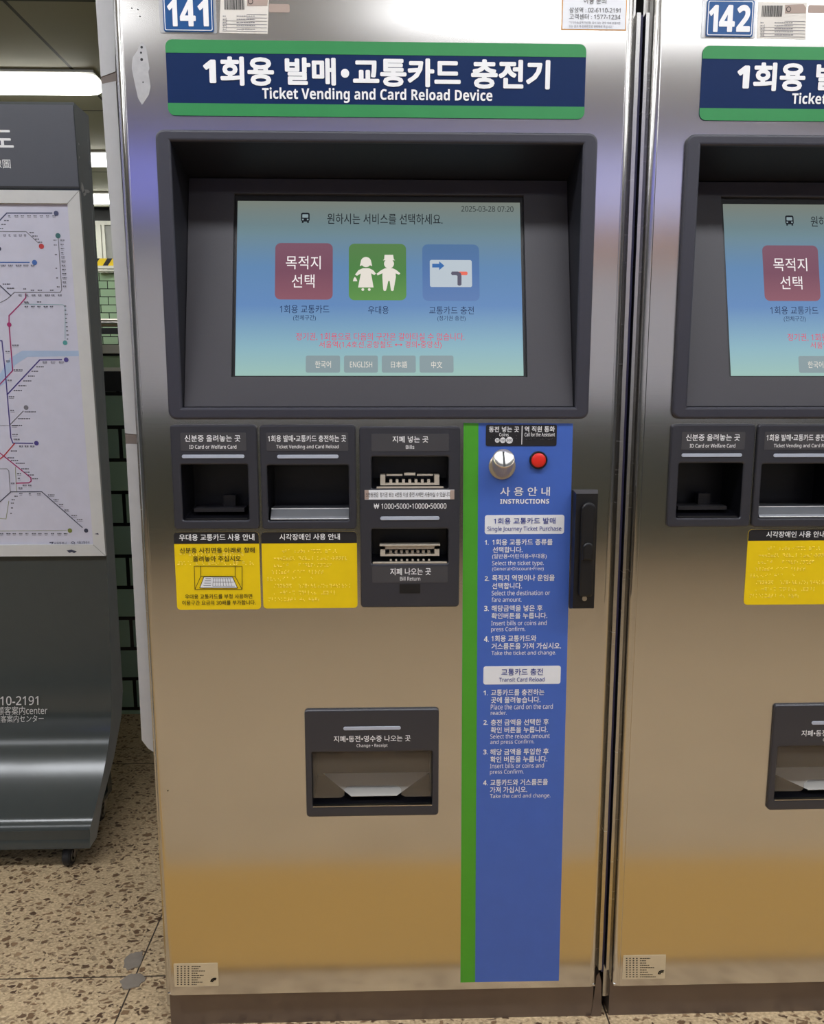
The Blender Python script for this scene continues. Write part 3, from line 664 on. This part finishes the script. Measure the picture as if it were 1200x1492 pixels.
print_words(st, face(-0.0012), [('1회용 교통카드 발매', (719, 754.4, 808.7, 763.4), 0.008), ('Single Journey Ticket Purchase', (709.6, 766.8, 817.4, 775.4), 0.006), ('교통카드 충전', (730, 974, 790.5, 983.8), 0.008), ('Transit Card Reload', (727, 986.8, 793, 993), 0.006)], M['blueink'])

# coin acceptor, call button, door handle
ca = MB(); bc = Vector((FACE.uv(731, 679)[0], -0.0008, FACE.uv(731, 679)[1])); ax = Vector((0, -math.cos(math.radians(36)), math.sin(math.radians(36)))); 
ring = [(0.0215, 0.0), (0.0215, -0.003), (0.020, -0.0045)]
ca.loft([[bc+Vector((r*math.cos(a), y, r*math.sin(a))) for a in [2*math.pi*k/32 for k in range(32)]] for r, y in ring], smooth=False)
bu = Vector((1, 0, 0)); bv = ax.cross(bu).normalized()
def axl(r, h): return [bc+ax*h+(bu*math.cos(a)+bv*math.sin(a))*r for a in [2*math.pi*k/32 for k in range(32)]]
ca.loft([axl(0.0175, -0.012), axl(0.0175, 0.0225), axl(0.0168, 0.0245), axl(0.0158, 0.0250)], caps=False, smooth=False)
ca.loft([axl(0.0158, 0.0250), axl(0.0150, 0.0242), axl(0.010, 0.0236), axl(0.005, 0.0233), axl(0.0005, 0.0232)], caps=False, mi=1, smooth=True)
ca = ca.build('coin_acceptor', [M['nickel'], M['chrome']], m1)
sl = [bc+ax*0.0243+bu*x+bv*y for x, y in ((-0.0016, -0.0145), (0.0016, -0.0145), (0.0016, 0.0125), (-0.0016, 0.0125))]
MB().loft([[p-ax*0.003 for p in sl], [p+ax*0.0004 for p in sl]]).build('coin_slot', M['black'], ca)
cb = MB(); u, v = FACE.uv(783.5, 670.2)
cb.loft([[FACE.pt(a, b_, d) for a, b_ in circ(u, v, r, 32)] for r, d in ((0.0145, 0.0), (0.0145, 0.005), (0.0135, 0.0062), (0.0122, 0.0062), (0.0122, 0.003))], smooth=False)
cb = cb.build('call_button', M['black'], m1)
mb = MB(); mb.loft([[FACE.pt(a, b_, d) for a, b_ in circ(u, v, r, 32)] for r, d in ((0.0120, 0.001), (0.0120, 0.0052), (0.0108, 0.0068), (0.006, 0.0075), (0.0005, 0.0077))], smooth=True); mb.build('button_cap', M['red'], cb)
u, v = FACE.uv(826.6, 670); MB().flat(FACE, circ(u, v, 0.0013, 10), 0.0004).build('screw_hole', M['black'], m1)

HF = face(-0.026)
hr = HF.rect(836.5, 719.5, 868, 886.5)
hb_ = MB(); base = rr(FACE.rect(831.5, 713.5, 868, 886.5), 0.001); top = rr(hr, 0.001)
hb_.loft([[FACE.pt(u, v, 0.0) for u, v in base], [FACE.pt(u, v, 0.026) for u, v in top]])
hd = hb_.build('door_handle', M['black'], m1)
lv = MB(); r = HF.rect(843.5, 731, 864, 868)
w2 = (r[2]-r[0])/2; cu = (r[0]+r[2])/2
body = [(cu+w2*math.cos(a), r[3]-w2+w2*math.sin(a)) for a in [math.pi*k/12 for k in range(13)]] + [(r[0], r[1]+0.004), (r[0]+0.003, r[1]), (r[2]-0.003, r[1]), (r[2], r[1]+0.004)]
plate(lv, FACE, body, (), 0.025, 0.036, 0.004)
cu2 = HF.uv(853.5, 796)
plate(lv, FACE, [(cu2[0]+0.0085*math.cos(a), cu2[1]+0.0085*math.sin(a)) for a in [math.pi*k/12 for k in range(13)]]+[(cu2[0]-0.0085, cu2[1]-0.02), (cu2[0]+0.0085, cu2[1]-0.02)], (), 0.034, 0.041, 0.0035)
lv.build('lever', M['black'], hd)
u, v = HF.uv(851, 872)
MB().loft([[FACE.pt(a, b_, d) for a, b_ in circ(u, v, 0.004, 16)] for d in (0.026, 0.0275)]).build('keyhole', M['bare_metal'], hd)

# change and receipt tray
chg = unit_part('change_tray', (444.6, 1034, 639, 1189.6), [bay_chg], 0.06, [(0.085, 0.0, 0.010)])
indicator(chg, 500, 1058.4, 583.6, 1063.4)
print_words(chg, UNIT, [('지폐·동전·영수증 나오는 곳', (486, 1071.3, 598, 1080.4), 0.010), ('Change · Receipt', (519.4, 1083.4, 564.4, 1089.4), 0.004)], M['white'], 0.0008)
b = bay_chg; zl = b[1]+0.012
sc_ = MB()
bk, ft = face(0.075), face(0.006)
ka, kb, fa, fb = bk.uv(470.5, 1127), bk.uv(625.6, 1125), ft.uv(511, 1160), ft.uv(578, 1159)
sc_.add([(ka[0], 0.075, ka[1]), (kb[0], 0.075, ka[1]), (fb[0], 0.006, fa[1]), (fa[0], 0.006, fa[1])], [(0, 1, 2, 3)])
sc_.add([(fa[0], 0.006, fa[1]), (fb[0], 0.006, fa[1]), (fb[0], 0.007, fa[1]-0.0015), (fa[0], 0.007, fa[1]-0.0015)], [(0, 1, 2, 3)])
sc_.build('coin_chute', M['chute'], chg)
n0, n1 = UNIT.rect(501, 1146, 584.5, 1168)[0], UNIT.rect(501, 1146, 584.5, 1168)[2]
vn, vb = UNIT.rect(501, 1148, 584, 1166)[3], UNIT.rect(501, 1148, 584, 1164.5)[1]
fl = [(b[0]+0.001, vb), (n0-0.006, vb), (n0, vb+0.004), (n0, vn-0.006), (n0+0.006, vn), (n1-0.006, vn), (n1, vn-0.006), (n1, vb+0.004), (n1+0.006, vb), (b[2]-0.001, vb), (b[2]-0.001, b[3]-0.001), (b[0]+0.001, b[3]-0.001)]
MB().prism(FACE, fl, -0.004, -0.001).build('flap', M['flap'], chg)
MB().box(b[0]+0.0005, -0.0065, b[1]-0.0004, b[2]-0.0005, 0.001, b[1]+0.0012).build('tray_edge', M['bare_metal'], chg)

# ------------------------------------------------------------------ second machine: copy of everything so far
m2 = copy_tree(m1)
m2.location.x = 0.80
m2['label'] = 'stainless steel ticket vending machine numbered 142, cut off by the right edge of the photo'

MB().box(-0.3955, 0.010, 0.10, -0.3905, 0.029, 1.70).build('edge_strip', M['steel_edge'], m2)

# stickers and marks that differ
def number_plate(parent, txt, px, digits, shift):
    fr = face(-0.002, shift); f0 = face(0.0, shift); f0.o = Vector((0, 0, 0))
    loc = face(0.0)
    x0, y0, x1, y1 = px
    mb = MB(); plate(mb, loc, rr(fr.rect(x0-6, y0-3, x1+4, y1+1.5), 0.002), (), 0.0, 0.0016, 0.0003); s = mb.build('number_plate', M['clear'], parent)
    mb = MB(); plate(mb, loc, rr(fr.rect(x0, y0, x1, y1), 0.003), (), 0.0016, 0.0026, 0.0003); mb.build('blue_face', M['plateblue'], s)
    ro, ri = fr.rect(x0+1.8, y0+1.8, x1-1.8, y1-1.8), fr.rect(x0+2.8, y0+2.8, x1-2.8, y1-2.8)
    mb = MB(); plate(mb, loc, rr(ro, 0.0025), [rr(ri, 0.002)], 0.0026, 0.0029, 0.0); mb.build('border', M['white'], s)
    mb = MB()
    for ch, (dx0, dx1) in zip(txt, digits[1]):
        u0, v0, u1, v1 = fr.rect(dx0, digits[0][0], dx1, digits[0][1]); me, a0, b0, a1, b1 = glyph(chr(0x1D7EC+int(ch)), 0.02)
        sx, sy2 = (u1-u0)/(a1-a0), (v1-v0)/(b1-b0); mb.mesh(me, loc, 0.0031, 0, (sx, sy2), (u0-a0*sx, v0-b0*sy2))
    mb.build('lettering', M['white'], s)
number_plate(m1, '141', (237.6, -8, 310.7, 46.5), ((-0.5, 38.8), ((243.8, 258.3), (262, 285), (288, 303.9))), 0.0)
number_plate(m2, '142', (1028.7, 0, 1097.5, 53.6), ((7.5, 47), ((1031.7, 1045.5), (1047, 1070), (1072.5, 1092.5))), 0.80)

class Shifted(Frame):
    def pt(s, u, v, d=0.0): return s.o + s.u*u + s.v*v + s.n*d
def lface(y, shift): return Shifted((0, y, 0), (1, 0, 0), (0, 0, 1), (0, -1, 0), shift)

def asset_sticker(parent, px, shift, tape):
    fr = lface(0.0, shift); x0, y0, x1, y1 = px; w, h = x1-x0, y1-y0
    P = lambda a, b_: (x0+a*w, y0+b_*h)
    mb = MB(); mb.prism(fr, upx(fr, [(x0, y1-1.5), (x1-2, y1), (x1, y0+1), (x0+2, y0)]), 0.0, 0.0005)
    s = mb.build('asset_sticker', M['paper'], parent)
    rnd = random.Random(11); bc_ = MB(); x = 0.10
    while x < 0.50:
        wd = rnd.choice((0.006, 0.010, 0.016)); bc_.flat(fr, rr(fr.rect(*P(x, 0.10), *P(x+wd, 0.40))), 0.0009); x += wd+rnd.choice((0.007, 0.011))
    bc_.build('barcode', M['ink'], s)
    tb = MB()
    for yy in (0.52, 0.60, 0.68, 0.76, 0.845, 0.93): tb.flat(fr, rr(fr.rect(*P(0.06 if yy > .6 else 0.55, yy), *P(0.96, yy+0.010))), 0.0008)
    for k, yy in enumerate((0.56, 0.64, 0.72, 0.80, 0.885)):
        dashes(tb, fr, P(0.35, 0)[0], P(0.72, 0)[0], P(0, yy)[1], 1.0, 0.0009, 0, k); dashes(tb, fr, P(0.07, 0)[0], P(0.13, 0)[0], P(0, yy)[1], 1.0, 0.0009, 0, k+9)
    tb.flat(fr, rr(fr.rect(*P(0.14, 0.60), *P(0.146, 0.93))), 0.0008)
    tb.build('table_lines', M['m_label'], s)
    ph = MB().flat(fr, upx(fr, [P(0.56, 0.08), P(0.93, 0.06), P(0.98, 0.16), P(0.97, 0.30), P(0.56, 0.31)]), 0.0008, 0)
    u, v = fr.uv(*P(0.63, 0.20)); ph.flat(fr, circ(u, v, 0.0038, 16), 0.0010, 1).flat(fr, circ(u, v, 0.0028, 16), 0.0012, 0)
    ph.build('emblem_patch', [M['tape'], M['ink']], s)
    mb = MB().prism(fr, rr(fr.rect(*tape), 0.002), 0.0, 0.0004); mb.build('tape_label', M['tape'], parent)
asset_sticker(m1, (319.5, -9, 391.7, 49.5), 0.0, (391.7, 6, 421.8, 18.2))
asset_sticker(m2, (1102, 3, 1175, 57.5), 0.80, (1177, 7.5, 1206, 19))

def spec_sticker(parent, px, shift):
    fr = lface(0.0, shift); x0, y0, x1, y1 = px; w, h = x1-x0, y1-y0
    P = lambda a, b_: (x0+a*w, y0+b_*h)
    s = MB().prism(fr, rr(fr.rect(*px), 0.0015), 0.0, 0.0005).build('spec_sticker', M['oldpaper'], parent)
    tb = MB()
    for k in range(9):
        yy = 0.13+k*0.097
        for a in (0.07, 0.15, 0.23, 0.31): tb.flat(fr, rr(fr.rect(*P(a, yy-0.02), *P(a+0.035, yy+0.02))), 0.0008)
        dashes(tb, fr, P(0.40, 0)[0], P(random.uniform(0.52, 0.80), 0)[0], P(0, yy)[1], 1.1, 0.0008, 0, k)
    for k, r in enumerate((6.0, 3.8)):
        pts = [fr.uv(*P(0.90, 0.70)) for _ in (0,)]; cx, cy_ = P(0.93, 0.80)
        tb.line(fr, [fr.uv(cx+r*math.cos(a), cy_-r*0.9*math.sin(a)) for a in [math.radians(75+100*i/8) for i in range(9)]], 0.0022, 0.0008)
    tb.build('lettering', M['ink'], s)
spec_sticker(m1, (253.5, 1403.5, 317.8, 1437), 0.0)
spec_sticker(m2, (907, 1391.5, 969, 1426), 0.80)

u, v = FACE.uv(244.5, 1152); MB().flat(FACE, circ(u, v, 0.0011, 10), 0.0004).build('screw_hole', M['black'], m1)
MB().prism(face(0.02), upx(face(0.02), [(868, 1420), (872, 1414), (875, 1430), (875, 1478), (860, 1479), (864, 1450)]), -0.03, 0.004).build('sealant', M['kick'], m1)
# only on 141
gs = yellow_sign('id_guide_sign', (255.6, 775, 378.6, 888), 792, m1)
print_words(gs, SGN, [('우대용 교통카드 사용 안내', (261, 778, 370.5, 787.6), 0.012)], M['white'])
print_words(gs, SGN, [('신분증 사진면을 아래로 향해', (261.7, 797.6, 371, 805.8), 0.010), ('올려놓아 주십시오.', (281, 810, 353, 818.2), 0.010), ('우대용 교통카드를 부정 사용하면', (269.5, 865.6, 367.4, 872.4), 0.006), ('이용구간 요금의 30배를 부가합니다.', (265.4, 874.6, 372.4, 881.4), 0.006)], M['ink'])
dr = MB(); lw = 0.0009
for pts in ([(283, 825), (352.6, 825), (352.6, 858.6), (284, 858.6), (283, 825)], [(292.5, 825), (292.5, 839.5), (284, 858.6)], [(342.5, 825), (342.5, 839.5), (352.6, 858.6)], [(292.5, 839.5), (342.5, 839.5)],
            [(297, 840.5), (338.5, 840.5), (346, 856.5), (291, 856.5), (297, 840.5)]):
    dr.line(SGN, upx(SGN, pts), lw, 0.0006, 0)
dr.flat(SGN, upx(SGN, [(297, 840.5), (338.5, 840.5), (346, 856.5), (291, 856.5)]), 0.0004, 1)
for k in range(8):
    x = 311+k*3.4; dr.line(SGN, upx(SGN, [(x, 842), (x+(x-318)*0.16, 854)]), 0.0005, 0.0006, 0)
for y in (842, 848, 854): dr.line(SGN, upx(SGN, [(310, y), (338+(y-842)*0.35, y)]), 0.0005, 0.0006, 0)
for y in (843, 846, 849.5, 853): dr.line(SGN, upx(SGN, [(300-(y-842)*.3, y), (307, y)]), 0.0009, 0.0006, 0)
dr.build('drawing', [M['ink'], M['paperwhite']], gs)
braille(gs, SGN, [(262, 355, 807.5), (259, 374, 820.5)], 8, M['dots'])

cs = lface(0.0, 0.0)
s = MB().prism(FACE, rr(FACE.rect(818, -24, 913, 44.3)), 0.0, 0.0005).build('contact_sticker', M['orange'], m1)
MB().flat(FACE, rr(FACE.rect(819.6, -22.5, 911.4, 42.8)), 0.0008).build('sticker_face', M['paperwhite'], s)
CT = face(-0.0009)
print_words(s, CT, [('이용 문의', (850, -3.5, 883, 5.8)), ('삼성역 : 02-6110-2191', (829, 11, 903.5, 18.8)), ('고객센터 : 1577-1234', (829, 20.6, 903.5, 28.6))], M['ink'], 0.0005)
print_words(s, CT, [('"기기이상(금액 미반환) 등이 있는 경우 아래 호출버튼', (828.5, 31.6, 903.5, 35.8)), ('또는 상기 역 전화번호로 연락하여 주십시오."', (828.5, 36.8, 893, 41))], M['m_label'], 0.0005)

# grey side cover in three lengths with brown joints, on the open side of 141
SF = face(0.034)
def cover(name, quad, m, d=0.0):
    mb = MB(); pts = upx(SF, quad); mb.prism(SF, pts, -0.03-d, 0.004-d); return mb.build(name, m, m1)
cover('side_cover', [(138.5, -30), (166.5, -30), (169.5, 105.5), (148, 113.5)], M['cover'])
cover('side_cover', [(148.6, 124), (170, 119.5), (200.5, 633), (183.2, 631)], M['cover'])
cover('side_cover', [(184.4, 646.5), (201.5, 647), (224.5, 1094), (217, 1089.5), (207.5, 1077)], M['cover'])
cover('cover_joint', [(148, 112), (170, 104), (171, 121), (149, 126)], M['rust_gap'], 0.001)
cover('cover_joint', [(183, 630), (201.5, 632), (202.5, 648), (184, 648)], M['rust_gap'], 0.001)

# torn glue residue high on the left of 141's door
gr_ = MB()
gr_.flat(FACE, upx(FACE, [(206, 62), (212, 66), (215, 82), (218, 100), (216, 104), (219.5, 126), (217, 138), (207, 153), (201, 143), (196, 120), (192, 100), (193, 84), (200, 74)]), 0.0003, 0)
for x, y, r in ((206.5, 69, 1.6), (205.5, 77, 1.3), (206.5, 87, 1.8), (201, 14, 0.8), (204, 24, 0.8), (192, 12, 0.7), (208.5, 120, 0.9)):
    u, v = FACE.uv(x, y); gr_.flat(FACE, circ(u, v, r*0.0012, 10), 0.0006, 1)
gr_.build('glue_residue', [M['residue'], M['ink']], door)

# ------------------------------------------------------------------ map stand
XR, XL = -0.70, -1.78
ms = thing('map_stand', 'dark slate metal stand on casters with a framed subway map, left of the machines', 'map stand', (XR-0.54, 0.62, 0))
OFF = Vector((XR-0.54, 0.62, 0))
def L3(p): return (p[0]-OFF.x, p[1]-OFF.y, p[2]-OFF.z)
class LF(Frame):
    def pt(s, u, v, d=0.0): return s.o + s.u*u + s.v*v + s.n*d - OFF
front = [(0.063, 0.484), (0.1085, 0.4905)]
# flowing foot: bulges forward, then rises into the flat face
for k in range(1, 13):
    t = k/12; z = 0.1085+t*0.24
    front.append((z, 0.4905 + (0.6745-0.4905)*(math.sin(t*math.pi/2)**0.92) ))
front += [(0.40, 0.6835), (0.46, 0.692), (0.56, 0.700), (0.72, 0.706), (1.7868, 0.6745)]
back = [(1.7868, 0.752), (0.34, 0.765), (0.28, 0.745), (0.20, 0.675), (0.13, 0.58), (0.063, 0.53)]
body = MB()
fl_, fr_ = [(XL, y, z) for z, y in front], [(XR, y, z) for z, y in front]
body.loft([[L3(p) for p in fl_], [L3(p) for p in fr_]], close=False, caps=False, smooth=True)
body = body.build('front_sheet', M['stand'], ms)
sd = MB()
side_prof = [(y+0.0006, z) for z, y in front] + [(y, z) for z, y in back]
for x0, x1 in ((XL+0.0005, XL+0.02), (XR-0.02, XR-0.0005)):
    sd.loft([[L3((x0, y, z)) for y, z in side_prof], [L3((x1, y, z)) for y, z in side_prof]])
sd.box(*L3((XL, 0.752, 0.34)), *L3((XR, 0.766, 1.7868))).box(*L3((XL, 0.676, 1.779)), *L3((XR, 0.752, 1.7868)))
sd.build('back_shell', M['standside'], ms)
lb = MB().box(*L3((XL+0.001, 0.487, 0.060)), *L3((XR-0.001, 0.53, 0.1075))); lb.build('base_box', M['stand'], ms)
VS = Vector((0, 0.6745-0.706, 1.7868-0.72)).normalized(); NS = Vector((0, -VS.z, VS.y))
KF = LF((0, 0.706, 0.72), (1, 0, 0), VS, NS)
def kframe(d): return LF(KF.o+KF.n*d, KF.u, KF.v, KF.n)
# header board
r = KF.rect(-200, 149, 107, 274.5); hd2 = MB().prism(KF, rr((XL+0.001, r[1], XR-0.001, r[3]-0.004)), 0.0004, 0.002).build('header_board', M['header'], ms)
MB().prism(KF, rr((XL+0.001, KF.rect(0, 271.6, 107, 275)[1], XR-0.001, KF.rect(0, 271.6, 107, 275)[3])), 0.0006, 0.0024).build('seam', M['black'], ms)
K2 = kframe(0.0022)
print_words(hd2, K2, [('노선도', (-82, 186.5, 19.3, 218), 0.02), ('路線圖', (-24, 232, 15.4, 245.2), 0.0)], M['white'])
# framed map
K4 = kframe(0.012)
fo = K4.rect(-700, 275, 134.5, 812.5); fo = (XL+0.035, fo[1], fo[2], fo[3]); fi = K4.rect(-700, 294, 117, 796); fi = (XL+0.075, fi[1], fi[2], fi[3])
# the frame leans with the stand: four mitred bars
fm = MB()
O4, I4 = rr(fo), rr(fi)
for i in range(4):
    j = (i+1) % 4; fm.prism(KF, [O4[i], O4[j], I4[j], I4[i]], 0.002, 0.012)
fm.line(kframe(0.012), [O4[2], I4[2]], 0.0014, 0.0003, 1).line(kframe(0.012), [O4[1], I4[1]], 0.0014, 0.0003, 1)
fm.build('map_frame', [M['frame'], M['greytrim']], ms)
KM = kframe(0.004)
mp_ = MB().prism(KF, rr(fi), 0.002, 0.004).build('map_sheet', M['map'], ms)
def mline(col, pts, w=2.0): MB().line(KM, upx(KM, pts), w*0.00135, 0.0006).build('route_line', M['m_'+col], mp_)
def mdot(col, x, y, r):
    u, v = KM.uv(x, y); MB().flat(KM, circ(u, v, r*0.00165, 18), 0.0009).build('station_dot', M['m_'+col], mp_)
rv = MB().flat(KM, upx(KM, [(-40, 575), (0, 545), (14, 522), (32, 511), (115, 511), (115.5, 519), (40, 520), (22, 532), (8, 558), (-40, 590)]), 0.0003); rv.build('river', M['river'], mp_)
mline('navyline', [(-30, 350), (0, 321), (10, 310.5), (76, 310.5)]); mdot('navyline', 82, 310.8, 3.4)
mline('grey', [(-30, 337.5), (38, 337.5), (56, 354)], 1.2); mdot('red', 60.5, 359, 3.6)
mline('blue', [(-30, 382.3), (43, 382.3)], 1.6); mdot('blue', 50.5, 382.5, 3.6)
mline('grey', [(85, 348), (90, 422), (88, 426), (21, 426), (10, 436), (0, 441), (-20, 441)], 1.2); mdot('teal', 84.6, 343.5, 3.6)
mline('dark', [(-10, 405), (0, 416), (16, 431)], 2.0); mdot('dark', -1, 362.5, 3)
mline('pink', [(37.5, 428), (37.5, 434), (28, 445), (13.3, 460), (13.3, 473), (18.6, 540), (0, 560), (-20, 580)]); mdot('pink', 13.6, 473, 3.2)
mline('purple', [(-10, 496), (3, 496.5), (9, 555), (16, 638), (19, 645.6), (48, 646)], 2.0); mdot('purple', 53.2, 645.6, 3.4)
mline('purple', [(10.5, 575), (58, 524.4), (90, 524)], 2.2); mdot('purple', 96.6, 524.2, 3.4)
mline('mint', [(30, 443), (92, 444), (95, 448), (95, 494)], 0.7); mdot('mint', 95, 499.5, 3.4)
mline('red', [(21.5, 646), (6, 664), (-20, 685)]); mline('pink', [(-20, 645), (0, 660), (45, 696), (45.5, 701), (42, 703.5), (24, 704)], 2.0)
mline('grey', [(14.5, 619), (34, 599)], 1.6); mdot('grey', 38.2, 593.8, 3.4)
mline('dark', [(-20, 735), (0, 731), (16, 716.5), (61, 716.5), (120, 768.5)], 1.6); mdot('dark', 125.6, 773, 3.2)
mline('olive', [(-30, 774), (97, 773)], 0.8); mdot('olive', 102, 773, 3.4)
mline('grey', [(-20, 683), (10, 683), (13, 686), (15, 716)], 1.2); mline('grey', [(-20, 620), (14, 620)], 0.9); mline('olive', [(22.5, 680), (24, 716)], 0.8); mline('olive', [(-20, 754), (9, 756), (13, 730)], 0.8)
def labels(pts, w=6, two=True, seed=0):
    rnd = random.Random(seed); lab = MB()
    for x, y in pts:
        ww = w*rnd.uniform(0.7, 1.1)
        dashes(lab, KM, x, x+ww, y, 1.5, 0.0007, 0, rnd.randint(0, 999))
        if two: lab.flat(KM, rr(KM.rect(x+0.4, y+2.0, x+ww-0.4, y+2.5)), 0.0007)
    lab.build('station_names', M['m_label'], mp_)
labels([(12+k*9.2, 314.5) for k in range(8)], 6, True, 1); labels([(6, 321.5), (2, 327), (0, 333)], 7, False, 2)
labels([(5+k*7.5, 342.5) for k in range(5)], 5, True, 3); labels([(43, 339), (47, 344), (51, 348.5), (56, 353)], 8, False, 4)
labels([(1+k*11, 386.5) for k in range(5)], 8, True, 5)
labels([(88+k*0.35, 350+k*6.1) for k in range(12)], 6, True, 6); labels([(78, 350), (78.5, 357), (80, 371), (81, 391), (82, 405), (83, 418)], 5, False, 7)
labels([(27+k*9.6, 430) for k in range(7)], 7, True, 8); labels([(34, 421), (45, 423), (55, 423), (73, 423)], 6, False, 9)
labels([(4, 414), (10, 420)], 12, False, 10); labels([(35, 440), (36, 441.5), (54, 440)], 7, False, 11)
labels([(36+k*9.2, 446.5) for k in range(5)], 6, True, 12); labels([(93.5+k*0.5, 446+k*6.0) for k in range(9)], 4, False, 13)
labels([(18, 503), (20, 539)], 13, True, 14); labels([(8, 512), (9, 526)], 6, True, 15)
labels([(62, 527.5), (74, 527.5), (86, 527.5)], 8, True, 16); labels([(53, 534.5), (46, 541), (41, 548), (34, 555), (27, 562), (20, 569)], 12, False, 17)
labels([(11, 554), (13, 578), (15, 598), (17, 620), (18, 633), (20, 640)], 9, True, 18); labels([(36, 600), (26, 610), (17, 620)], 17, False, 19)
labels([(28, 650), (36, 650), (44, 650)], 6, True, 20); labels([(16, 657), (11, 667), (16, 671), (23, 675), (31, 683), (35, 688), (41, 692), (47, 697.5)], 12, False, 21)
labels([(25, 690), (26, 697), (33, 707), (41, 707), (16, 704), (27, 711), (28, 719), (42, 719.5), (54, 719.5)], 6, True, 22)
labels([(70, 721), (78, 728), (86, 735), (94, 743), (104, 751), (112, 757)], 9, True, 23); labels([(21, 723), (17, 728), (16, 733), (16, 740), (15, 748)], 5, False, 24)
labels([(0+k*9.3, 777.5) for k in range(11)], 6, True, 25)
print_words(mp_, KM, [('서울특별시', (79, 789.5, 97, 794)), ('서울교통공사', (112, 788, 130.5, 792.5))], M['m_dark'], 0.0007)
lg = MB(); lg.line(KM, upx(KM, [(72.5, 790.5), (77.5, 790), (74, 795)]), 0.0018, 0.0008); u, v = KM.uv(106.5, 791.8)
me_ = circ(u, v, 0.0052, 16); lg.flat(KM, me_, 0.0008, 0).flat(KM, circ(u, v, 0.0036, 16), 0.001, 1).flat(KM, circ(u, v, 0.0018, 12), 0.0012, 0)
lg.build('emblem', [M['m_dark'], M['map']], mp_)
# lettering on the foot
za, zb = front[-5], front[-4]
def on_sheet(z): 
    for (z0, y0), (z1, y1) in zip(front, front[1:]):
        if z0 <= z <= z1: return y0+(y1-y0)*(z-z0)/(z1-z0)
ya, yb = on_sheet(0.31), on_sheet(0.395)
VK = Vector((0, yb-ya, 0.085)).normalized(); NK = Vector((0, -VK.z, VK.y))
KT = LF(Vector((0, ya, 0.31))+NK*0.0035, (1, 0, 0), VK, NK)
print_words(body, KT, [('02-6110-2191', (-42, 1014.5, 56, 1027.6), 0.008), ('顧客案内center', (-4, 1029, 69, 1041.5), 0.0), ('顧客案内センター', (-8, 1041.8, 63.7, 1052.4), 0.0)], M['frame'])
# chipped paint at the frame's top corner, scuffs on the lower frame
ch = MB()
KC = LF((XR+0.0004, 0, 0), (0, 1, 0), (0, 0, 1), (1, 0, 0))
for pts in ([(118.5, 265), (121, 270), (122.5, 277), (120, 281), (118, 274)], [(123, 276), (128, 276.5), (131, 279.5), (129, 281), (124, 280.5)], [(121, 281.5), (126, 279.5), (125, 284), (122, 286)], [(113.5, 207), (115.5, 210), (114.5, 212)], [(114.6, 227), (116, 229), (115.4, 232)]):
    ch.flat(KC, upx(KC, pts), 0.0004)
ch.build('chipped_paint', M['frame'], ms)
sc2 = MB()
for pts in ([(97, 802), (104, 800.6), (112, 803.5), (108, 806), (105, 804.2), (101, 805.5)], [(137.5, 778), (143, 776.5), (144, 779), (141, 778.6)]): sc2.flat(K4, upx(K4, pts), 0.0005)
sc2.build('scuff_mark', M['dark'] if 'dark' in M else M['m_dark'], ms)
# casters and the two runners that carry them
for x in (-0.765, XL+0.065):
    MB().box(*L3((x-0.02, 0.50, 0.0605)), *L3((x+0.02, 0.765, 0.072))).build('runner', M['stand'], ms)
    MB().box(*L3((x-0.02, 0.735, 0.072)), *L3((x+0.02, 0.765, 0.36))).build('runner', M['stand'], ms)
def caster(x, y):
    t = MB(); cz = 0.0255
    def wl(r, w): return [Vector((x+w, y+r*math.cos(a), cz+r*math.sin(a))) for a in [2*math.pi*k/28 for k in range(28)]]
    t.loft([[L3(p) for p in wl(r, w)] for r, w in ((0.014, -0.010), (0.022, -0.010), (0.0255, -0.006), (0.0255, 0.006), (0.022, 0.010), (0.014, 0.010))], smooth=False)
    c_ = t.build('caster', M['rubber'], ms)
    hb2 = MB()
    hb2.loft([[L3(p) for p in wl(r, w)] for r, w in ((0.016, 0.0098), (0.016, 0.0112), (0.012, 0.0112), (0.011, 0.0100))], smooth=False)
    hb2.loft([[L3(p) for p in wl(r, w)] for r, w in ((0.006, 0.0098), (0.006, 0.0130), (0.0005, 0.0130))], smooth=False).build('wheel_hub', M['bare_metal'], c_)
    fk = MB()
    for w in (-0.0145, 0.0135):
        fk.loft([[L3((x+w+dx, y+a, z)) for a, z in ((-0.006, cz-0.004), (0.006, cz-0.004), (0.030, 0.058), (0.004, 0.058))] for dx in (0, 0.0015)])
    fk.box(*L3((x-0.016, y+0.002, 0.0575)), *L3((x+0.016, y+0.034, 0.0605))).build('fork', M['bare_metal'], c_)
for x, y in ((-0.765, 0.520), (XL+0.065, 0.520), (-0.765, 0.72), (XL+0.065, 0.72)): caster(x, y)

# grey putty where the floor joints cross
pt_ = MB(); fz = Frame((0, 0, 0), (1, 0, 0), (0, 1, 0), (0, 0, 1))
rnd = random.Random(4)
for cx, cy_, a, b_ in ((195, 1400, 14, 15), (193, 1430, 17, 13)):
    u, v = fz.uv(cx, cy_)
    u1 = fz.uv(cx+a, cy_)[0]-u; v1 = abs(fz.uv(cx, cy_+b_)[1]-v)
    pts = [(u+u1*math.cos(t)*rnd.uniform(0.75, 1.1), v+v1*math.sin(t)*rnd.uniform(0.75, 1.1)) for t in [2*math.pi*k/18 for k in range(18)]]
    pt_.prism(fz, pts, 0.0002, 0.0016)
po = pt_.build('floor_patch', M['putty']); tag(po, 'grey putty smear on the speckled floor where two tile joints cross', 'floor patch')
